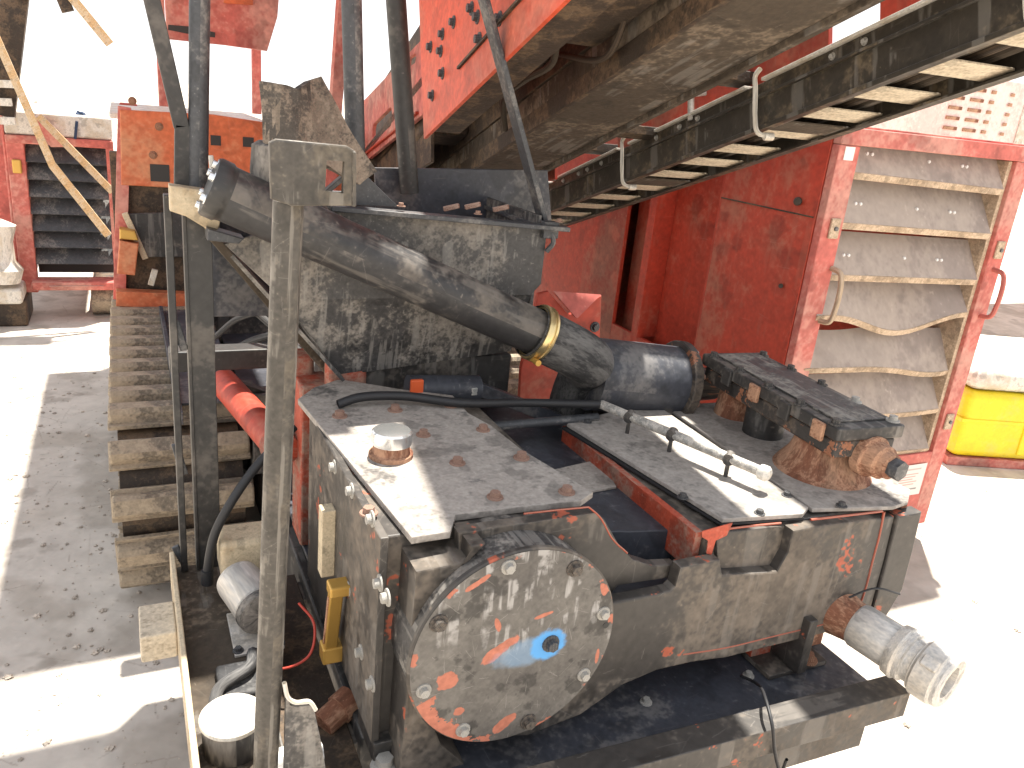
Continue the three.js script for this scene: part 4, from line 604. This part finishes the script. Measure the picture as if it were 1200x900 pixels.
// ================================================================ louvred cabinet on the right
{
  const t = thing('louvred_cabinet', 'red engine cabinet with bent dusty louvres and open slatted front', 'cabinet');
  const z = -2.333, x0 = 2.46, x1 = 3.62, yT = 1.95, zb = -5.2, y0 = 0.09;
  const fr = part(t, 'front_frame', [bx(x0, x0 + 0.11, y0, 1.885, z - 0.04, z, 0.005), bx(x1 - 0.1, x1, y0, 1.885, z - 0.04, z, 0.005), bx(x0, x1, y0, 0.5, z - 0.042, z - 0.002, 0.005), bx(x0, x1, 1.886, yT, z - 0.04, z + 0.004, 0.005)], M.redFaded, 'faded red front frame');
  part(t, 'side_wall', [bx(x0 - 0.004, x0 + 0.02, y0, yT, -2.95, z - 0.042, 0.003), bx(x0 - 0.004, x0 + 0.02, y0, yT, zb, -3.7, 0.003), bx(x0 - 0.004, x0 + 0.02, y0, 0.8, -3.7, -2.95, 0.003)], M.red, 'deep red side wall');
  part(t, 'recess_panel', [bx(x0 + 0.1, x0 + 0.12, y0, yT, -3.75, -2.93, 0.003)], M.red); part(t, 'recess_jamb', [bx(x0 - 0.002, x0 + 0.1, 0.8, yT, -2.965, -2.951, 0.002), bx(x0 - 0.02, x0 + 0.1, 0.8, 1.9, -3.48, -3.42, 0.003)], M.red);
  part(t, 'seam_strip', [bx(x0 - 0.008, x0 - 0.002, 1.6, 1.606, -2.95, z - 0.05, 0.001)], M.oily);
  part(t, 'roof', [bx(x0, x1, yT - 0.01, yT + 0.01, zb, z - 0.045, 0.004)], M.redFaded);
  part(t, 'far_wall', [bx(x1 - 0.02, x1, y0, yT - 0.012, zb, z - 0.045, 0.003)], M.redFaded); part(t, 'rear_wall', [bx(x0, x1, y0, yT - 0.012, zb - 0.02, zb, 0.003)], M.red);
  part(t, 'jamb', [bx(x1 - 0.125, x1 - 0.101, 0.5, 1.884, z - 0.3, z - 0.02, 0.003)], M.lip, 'tan inner jamb'); part(t, 'inner_back', [bx(x0 + 0.03, x1 - 0.13, 0.4, 1.88, z - 0.34, z - 0.32, 0.003)], M.red);
  const ys = [1.775, 1.58, 1.37, 1.175, 0.955, 0.74, 0.53];
  ys.forEach((y, i) => {
    const bend = [0, 0, 0, 0.03, 0.026, 0.012, 0][i], ph = [0, 0, 0, 2.2, 0.6, 1, 0][i], tw = [0, 0, 0, 0.02, -0.01, 0, 0][i];
    const fblade = (u, v) => V(x0 + 0.075 + (x1 - x0 - 0.2) * u, y - 0.025 * (u - 0.5) + 0.165 * v + bend * Math.sin(u * 5 + ph) * (1 - v) + tw * Math.sin(u * 8), z - 0.012 - 0.1 * v + bend * 0.6 * Math.sin(u * 4 + ph));
    const b = part(t, 'louvre', [sheet(18, 4, fblade, 0.006)], M.louvre);
    part(b, 'louvre_lip', [sheet(18, 2, (u, v) => fblade(u, 0).add(V(0, 0.002 - 0.026 * v, 0.004 - 0.012 * v)), 0.006)], M.lip);
    if (i < 3) for (const u of [0.14, 0.17, 0.52, 0.74, 0.77]) part(b, 'bright_hole', [cy(fblade(u, 0.45), fblade(u, 0.45).add(V(0, 0.003, 0.008)), 0.009, 0.006, 8)], M.label);  // white discs paint the light showing through holes in the slats
  });
  for (const [x, s] of [[x0 + 0.1, 1], [x1 - 0.05, 1]]) part(t, 'handle', [tube([V(x, 1.41, z), V(x, 1.4, z + 0.05), V(x, 1.36, z + 0.065), V(x, 1.25, z + 0.065), V(x, 1.2, z + 0.05), V(x, 1.19, z)], 0.011, 30, 10)], x > 3 ? M.redFaded : M.lip, 'bent grab handle');
  for (const [x, y] of [[x0 + 0.06, 1.57], [x1 - 0.055, 1.5], [x1 - 0.055, 0.66]]) { const l = part(t, 'latch', [bx(x - 0.025, x + 0.025, y - 0.04, y + 0.04, z, z + 0.012, 0.005)], M.lip, 'cream latch plate'); part(l, 'latch_bolt', [cy(V(x, y, z + 0.01), V(x, y, z + 0.02), 0.009, 0.009, 8)], M.post); }
  // white stickers
  part(t, 'sticker', [bx(x0 + 0.03, x0 + 0.08, 1.83, 1.88, z + 0.0005, z + 0.002, 0)], M.label, 'small white sticker at the top corner');
  const cv = document.createElement('canvas'); cv.width = 256; cv.height = 160; const cx = cv.getContext('2d'); cx.fillStyle = '#d8d2cc'; cx.fillRect(0, 0, 256, 160); cx.fillStyle = '#b9a9a4'; cx.fillRect(96, 20, 130, 8); cx.fillStyle = '#c79a92'; for (let i = 0; i < 5; i++) cx.fillRect(100, 46 + i * 13, 116 - (i % 3) * 14, 5); cx.fillStyle = '#8b8583'; cx.fillRect(96, 122, 130, 8);
  const st = new THREE.CanvasTexture(cv); st.colorSpace = THREE.SRGBColorSpace; const sg = new THREE.PlaneGeometry(0.3, 0.17).translate(x1 - 0.27, 0.36, z + 0.004), smsh = new THREE.Mesh(sg, new THREE.MeshStandardMaterial({ map: st, roughness: 0.6 })); smsh.name = 'sticker'; smsh.userData.label = 'white instruction sticker low on the frame'; t.add(smsh);
  part(t, 'skid', [bx(x0 + 0.05, x0 + 0.15, 0, y0, zb, z - 0.02, 0.004), bx(x1 - 0.15, x1 - 0.05, 0, y0, zb, z - 0.02, 0.004)], M.black);
  part(t, 'door_catch', [cy(onX(935, 236, x0 - 0.005), onX(935, 236, x0 - 0.03), 0.018, 0.014, 12), cy(onX(915, 335, x0 - 0.005), onX(915, 335, x0 - 0.02), 0.01, 0.01, 10)], M.oily);
}

// ================================================================ right background: tank and pale machine
{
  const t = thing('yellow_tank', 'bright yellow plastic tank with top whitened for sunlight beyond the cabinet', 'tank');
  const a = onY(1112, 545, 0), f = V(a.x, 0, a.z), r = V(0.93, 0, 0.37).normalize(), bk = V(0.37, 0, -0.93).normalize(), m = frame(f, r, AY, bk.clone().negate());
  const B3 = (x0, x1, y0, y1, z0, z1, q) => bx(x0, x1, y0, y1, z0, z1, q).applyMatrix4(m);
  part(t, 'tank_shell', [B3(0, 1.6, 0.06, 0.5, -1.0, 0, 0.05)], M.yellow); part(t, 'tank_top_sunlit', [B3(0.01, 1.59, 0.502, 0.66, -0.99, -0.01, 0.07)], M.white, 'tank top coloured white for sunlight');  // sunlit rounding of the top put in as white
  part(t, 'shell_band', [B3(-0.006, 1.606, 0.3, 0.325, -1.006, 0.006, 0.004)], M.yellow); part(t, 'shell_rib', [B3(0.42, 0.47, 0.1, 0.48, -0.02, 0.012, 0.01), B3(1.0, 1.05, 0.1, 0.48, -0.02, 0.012, 0.01)], M.yellow); part(t, 'base_frame', [B3(-0.02, 1.62, 0.0, 0.058, -1.0, 0.0, 0.008)], M.redFaded);
}
{
  const t = thing('vented_machine', 'red machine housing coloured pale pink for sun glare, with rows of vent holes', 'machine');
  const z = -5.4, a = onZ(1040, 60, z), b = onZ(1230, 190, z), w = b.x - a.x;
  part(t, 'housing', [bx(a.x - 0.3, b.x + 3.6, 1.8, 2.6, z - 1.8, z, 0.03)], M.pinkGlare); part(t, 'white_panel', [bx(a.x + w * 0.75, b.x + 2.0, 1.82, 2.55, z, z + 0.012, 0.004)], M.white);
  for (let c = 0; c < 4; c++) for (let r = 0; r < 6; r++) { const x = a.x + 0.35 * w + c * 0.27, y = 2.45 - r * 0.09; part(t, 'vent_slot', [bx(x, x + (c < 2 ? 0.18 : 0.06), y, y + 0.03, z + (c > 2 ? 0.012 : 0), z + 0.016, 0.003)], M.rust); }
  part(t, 'machine_skid', [bx(a.x - 0.2, a.x + 0.1, 0, 1.8, z - 1.6, z - 0.2, 0.01)], M.oily); part(t, 'machine_skid', [bx(b.x + 3.2, b.x + 3.5, 0, 1.8, z - 1.6, z - 0.2, 0.01)], M.pinkGlare);
}

// ================================================================ left background
{
  const t = thing('orange_hood', 'orange sheet metal hood of the rig behind the upright frame', 'hood'), z = -4.6;
  const q = (x, y) => onZ(x, y, z);
  part(t, 'hood_panel', [plateZ([[140, 128], [250, 134], [420, 160], [420, 232], [142, 216]], z, 0.03, 0.006)], M.orange); part(t, 'hood_post', [beam(q(146, 125), q(140, 350), 0.06, 0.05, AZ)], M.redFaded);
  part(t, 'hood_roof', [bx(-0.05, 1.2, 1.66, 1.69, z - 1.4, z - 0.02, 0.01)], M.white);
  for (const [x, y, w, h] of [[187, 202, 0.09, 0.085], [252, 164, 0.05, 0.05], [290, 166, 0.055, 0.05]]) { const p = q(x, y); part(t, 'opening_shade', [bx(p.x - w / 2, p.x + w / 2, p.y - h / 2, p.y + h / 2, z + 0.031, z + 0.034, 0)], M.dark); }  // dark sheets laid on the panel paint the shade inside openings
  for (const [x, y] of [[186, 148], [179, 181], [155, 118]]) bolt(t, q(x, y).setZ(z + 0.03), AZ, 0.013, M.rust);
  part(t, 'dark_shelf', [plateZ([[148, 250], [262, 246], [262, 300], [172, 300]], z + 0.04, 0.03, 0.003)], M.black, 'dark plate under the hood'); part(t, 'shelf_edge', [beam(q(146, 247).setZ(z + 0.07), q(170, 300).setZ(z + 0.07), 0.03, 0.03, AZ)], M.cream);
  part(t, 'orange_sill', [beam(q(136, 345).setZ(z + 0.06), q(320, 352).setZ(z + 0.06), 0.08, 0.08)], M.orange); part(t, 'inner_bay', [bx(-0.06, 1.4, 0.72, 1.5, z - 0.08, z - 0.02, 0.004)], M.oily);
  part(t, 'corner_box', [plateZ([[140, 278], [162, 282], [158, 318], [137, 316]], z + 0.05, 0.1, 0.006)], M.orange); part(t, 'corner_cap', [plateZ([[140, 265], [158, 268], [162, 279], [140, 277]], z + 0.06, 0.08, 0.006)], M.brass);
  part(t, 'white_link', [beam(q(181, 312).setZ(z + 0.08), q(176, 330).setZ(z + 0.08), 0.03, 0.02, AZ)], M.white); part(t, 'base_box', [bx(-0.06, 1.3, 0.5, 0.745, z - 0.5, z + 0.05, 0.01)], M.black);
  part(t, 'rear_post', [bx(1.1, 1.25, 0.5, 1.7, z - 1.2, z - 1.05, 0.01), bx(0.0, 0.1, 0.5, 1.7, z - 1.2, z - 1.05, 0.01)], M.red);
}
{
  const t = thing('canopy', 'faded pink red canopy panel with a slot painted dark above the hood', 'canopy'), z = -5.0;
  part(t, 'canopy_panel', [plateZ([[190, -60], [330, -60], [324, 20], [312, 60], [262, 53], [195, 46]], z, 0.04, 0.006)], M.redFaded); part(t, 'canopy_slot_shade', [plateZ([[197, 29], [222, 31], [252, 38], [252, 44], [222, 40], [197, 35]], z + 0.041, 0.004, 0)], M.dark);  // dark sheet on the panel paints the shade inside a slot
  part(t, 'canopy_handle', [plateZ([[262, -2], [296, 0], [296, 6], [262, 4]], z + 0.04, 0.02, 0.003)], M.orange);
  part(t, 'shade_roof', [bx(0.0, 0.95, 2.6, 2.63, z - 1.2, z + 1.88, 0.01)], M.redFaded); part(t, 'canopy_post', [bx(0.24, 0.3, 0.5, 2.6, z - 1.15, z - 1.09, 0.01), bx(0.84, 0.9, 0.5, 2.6, z - 1.15, z - 1.09, 0.01)], M.redFaded);  // roof is out of view, stretched forward to shade the left ground
}
{
  const t = thing('neighbour_rig', 'second red rig with dark louvred tail and hanging tan straps', 'drilling rig'), z = -7.0;
  const q = (x, y) => onZ(x, y, z), X0 = q(15, 250).x, X1 = q(133, 250).x, yL0 = q(85, 325).y, yL1 = q(85, 172).y;
  const x0 = q(36, 250).x, x1 = q(129, 250).x;
  part(t, 'tail_frame', [bx(X0, x0, 0.2, 1.32, z - 0.1, z, 0.01), bx(x1, X1 + 0.03, 0.2, 1.32, z - 0.1, z, 0.01), bx(X0, X1 + 0.03, yL1, yL1 + 0.06, z - 0.1, z + 0.004, 0.01)], M.redFaded); part(t, 'tail_side', [bx(X0 - 0.02, X0, 0.2, 1.5, z - 3, z - 0.02, 0.01), bx(X0 - 0.7, X0 - 0.022, 0.2, 1.5, z - 0.4, z - 0.3, 0.01)], M.redFaded);
  part(t, 'white_hood', [bx(X0, X1 + 0.03, yL1 + 0.062, 1.54, z - 1.5, z - 0.01, 0.02)], M.white, 'white hood on top'); part(t, 'tail_back', [bx(x0, x1, yL0, yL1, z - 0.2, z - 0.18, 0)], M.dark);
  for (let i = 0; i < 7; i++) { const y = yL0 + 0.1 + (yL1 - yL0 - 0.1) * i / 7; part(t, 'louvre', [sheet(2, 2, (u, v) => V(x0 + (x1 - x0) * u, y + 0.13 * v, z - 0.02 - 0.1 * v), 0.008)], M.post); }
  part(t, 'bumper', [bx(X0 + 0.08, X1 + 0.02, 0.24, yL0 - 0.01, z - 0.08, z + 0.12, 0.02)], M.redFaded); part(t, 'bumper_plate', [bx(X0 + 0.2, X1 - 0.1, 0.28, yL0 - 0.04, z + 0.12, z + 0.13, 0.004)], M.white);
  part(t, 'amber_lamp', [bx(X0 + 0.03, X0 + 0.09, 1.1, 1.2, z, z + 0.03, 0.01)], M.brass); part(t, 'gable_plate', [plateZ([[38, 140], [52, 138], [76, 172], [60, 172]], z + 0.02, 0.03, 0.003)], M.redFaded);
  for (const xx of [X0 - 0.5, X1 - 0.2]) { part(t, 'track', [bx(xx, xx + 0.3, 0.02, 0.26, z - 3.2, z - 0.05, 0.1)], M.oily); part(t, 'track_end', [cy(V(xx, 0.13, z - 0.1), V(xx + 0.3, 0.13, z - 0.1), 0.13, 0.13, 20)], M.shoe); }
  part(t, 'white_casting', [lathe(q(4, 322).setZ(z + 0.2), q(4, 250).setZ(z + 0.2), [[0, 0], [0, 0.13], [0.1, 0.15], [0.16, 0.1], [0.3, 0.08], [0.42, 0.1], [0.46, 0]], 20), bx(q(-20, 330).x, q(30, 330).x, 0.18, 0.3, z - 0.1, z + 0.3, 0.03)], M.white); part(t, 'casting_arm', [bx(X0 - 0.5, X0 + 0.05, 0.0, 0.2, z - 0.2, z + 0.25, 0.02)], M.oily);
  single('strap', 'longer tan strap hanging slack across the dark louvres of the second rig', 'strap', [beam(onZ(-15, 20, z + 0.35), onZ(62, 195, z + 0.35), 0.05, 0.02, AZ), beam(onZ(61, 193, z + 0.35), onZ(127, 276, z + 0.3), 0.055, 0.02, AZ)], M.rope, 'tan straps on the second rig');
  single('strap', 'shorter tan strap from the white hood of the second rig', 'strap', [beam(onZ(45, 136, z + 0.2), onZ(132, 225, z + 0.2), 0.05, 0.02, AZ)], M.rope, 'tan straps on the second rig');
  single('strap', 'loose tan strap end high above the second rig', 'strap', [beam(onZ(70, -20, z + 0.2), onZ(129, 52, z + 0.2), 0.06, 0.02, AZ)], M.rope, 'tan straps on the second rig');
  const mast = thing('neighbour_mast', 'dark clutter of mast and pipes beside the tan straps', 'mast');
  part(mast, 'mast_tube', [beam(onZ(22, -40, z + 0.1), onZ(2, 135, z + 0.1), 0.16, 0.1, AZ), bx(q(-30, 0).x, q(-4, 0).x, 1.52, 2.6, z, z + 0.1, 0.02)], M.oily); for (const [y, l] of [[97, 22], [118, 14], [140, 18]]) part(mast, 'mast_pipe', [beam(onZ(-30, y, z + 0.22), onZ(l, y + 2, z + 0.22), 0.05, 0.05)], M.white);
  part(mast, 'mast_arm', [beam(onZ(20, -10, z + 0.1), onZ(120, -20, z + 0.1), 0.2, 0.1), beam(onZ(68, -15, z + 0.16), onZ(80, 14, z + 0.16), 0.08, 0.06, AZ)], M.oily);
  const rag = thing('cloth_rags', 'dark blue cloth between green rags on the white hood', 'rags');
  const blob = (x, y, rx, ry, m, n) => { const p = onZ(x, y, z - 0.1); part(rag, n, [(() => { const g = new THREE.IcosahedronGeometry(1, 3), a = g.attributes.position; for (let i = 0; i < a.count; i++) { const k = 0.85 + 0.2 * Math.sin(a.getX(i) * 6 + a.getY(i) * 4) * Math.cos(a.getZ(i) * 5); a.setXYZ(i, a.getX(i) * rx * k, a.getY(i) * ry * k, a.getZ(i) * rx * k); } g.computeVertexNormals(); return g.translate(p.x, p.y, p.z); })()], m); };
  blob(94, 137, 0.045, 0.05, M.blueCloth, 'blue_cloth'); blob(80, 139, 0.05, 0.04, M.greenCloth, 'green_cloth'); blob(107, 140, 0.055, 0.03, M.greenCloth, 'green_cloth'); part(rag, 'cloth_tail', [beam(onZ(90, 142, z + 0.01), onZ(88, 163, z + 0.01), 0.02, 0.01, AZ)], M.blueCloth);
}

// ---------------------------------------------------------------- set each thing's origin at its base
for (const g of things) {
  const b = new THREE.Box3().setFromObject(g), o = V((b.min.x + b.max.x) / 2, b.min.y, (b.min.z + b.max.z) / 2);
  if (g.isGroup) for (const c of g.children) c.position.sub(o); else g.geometry.translate(-o.x, -o.y, -o.z);
  g.position.copy(o);
}
renderer.render(scene, camera);
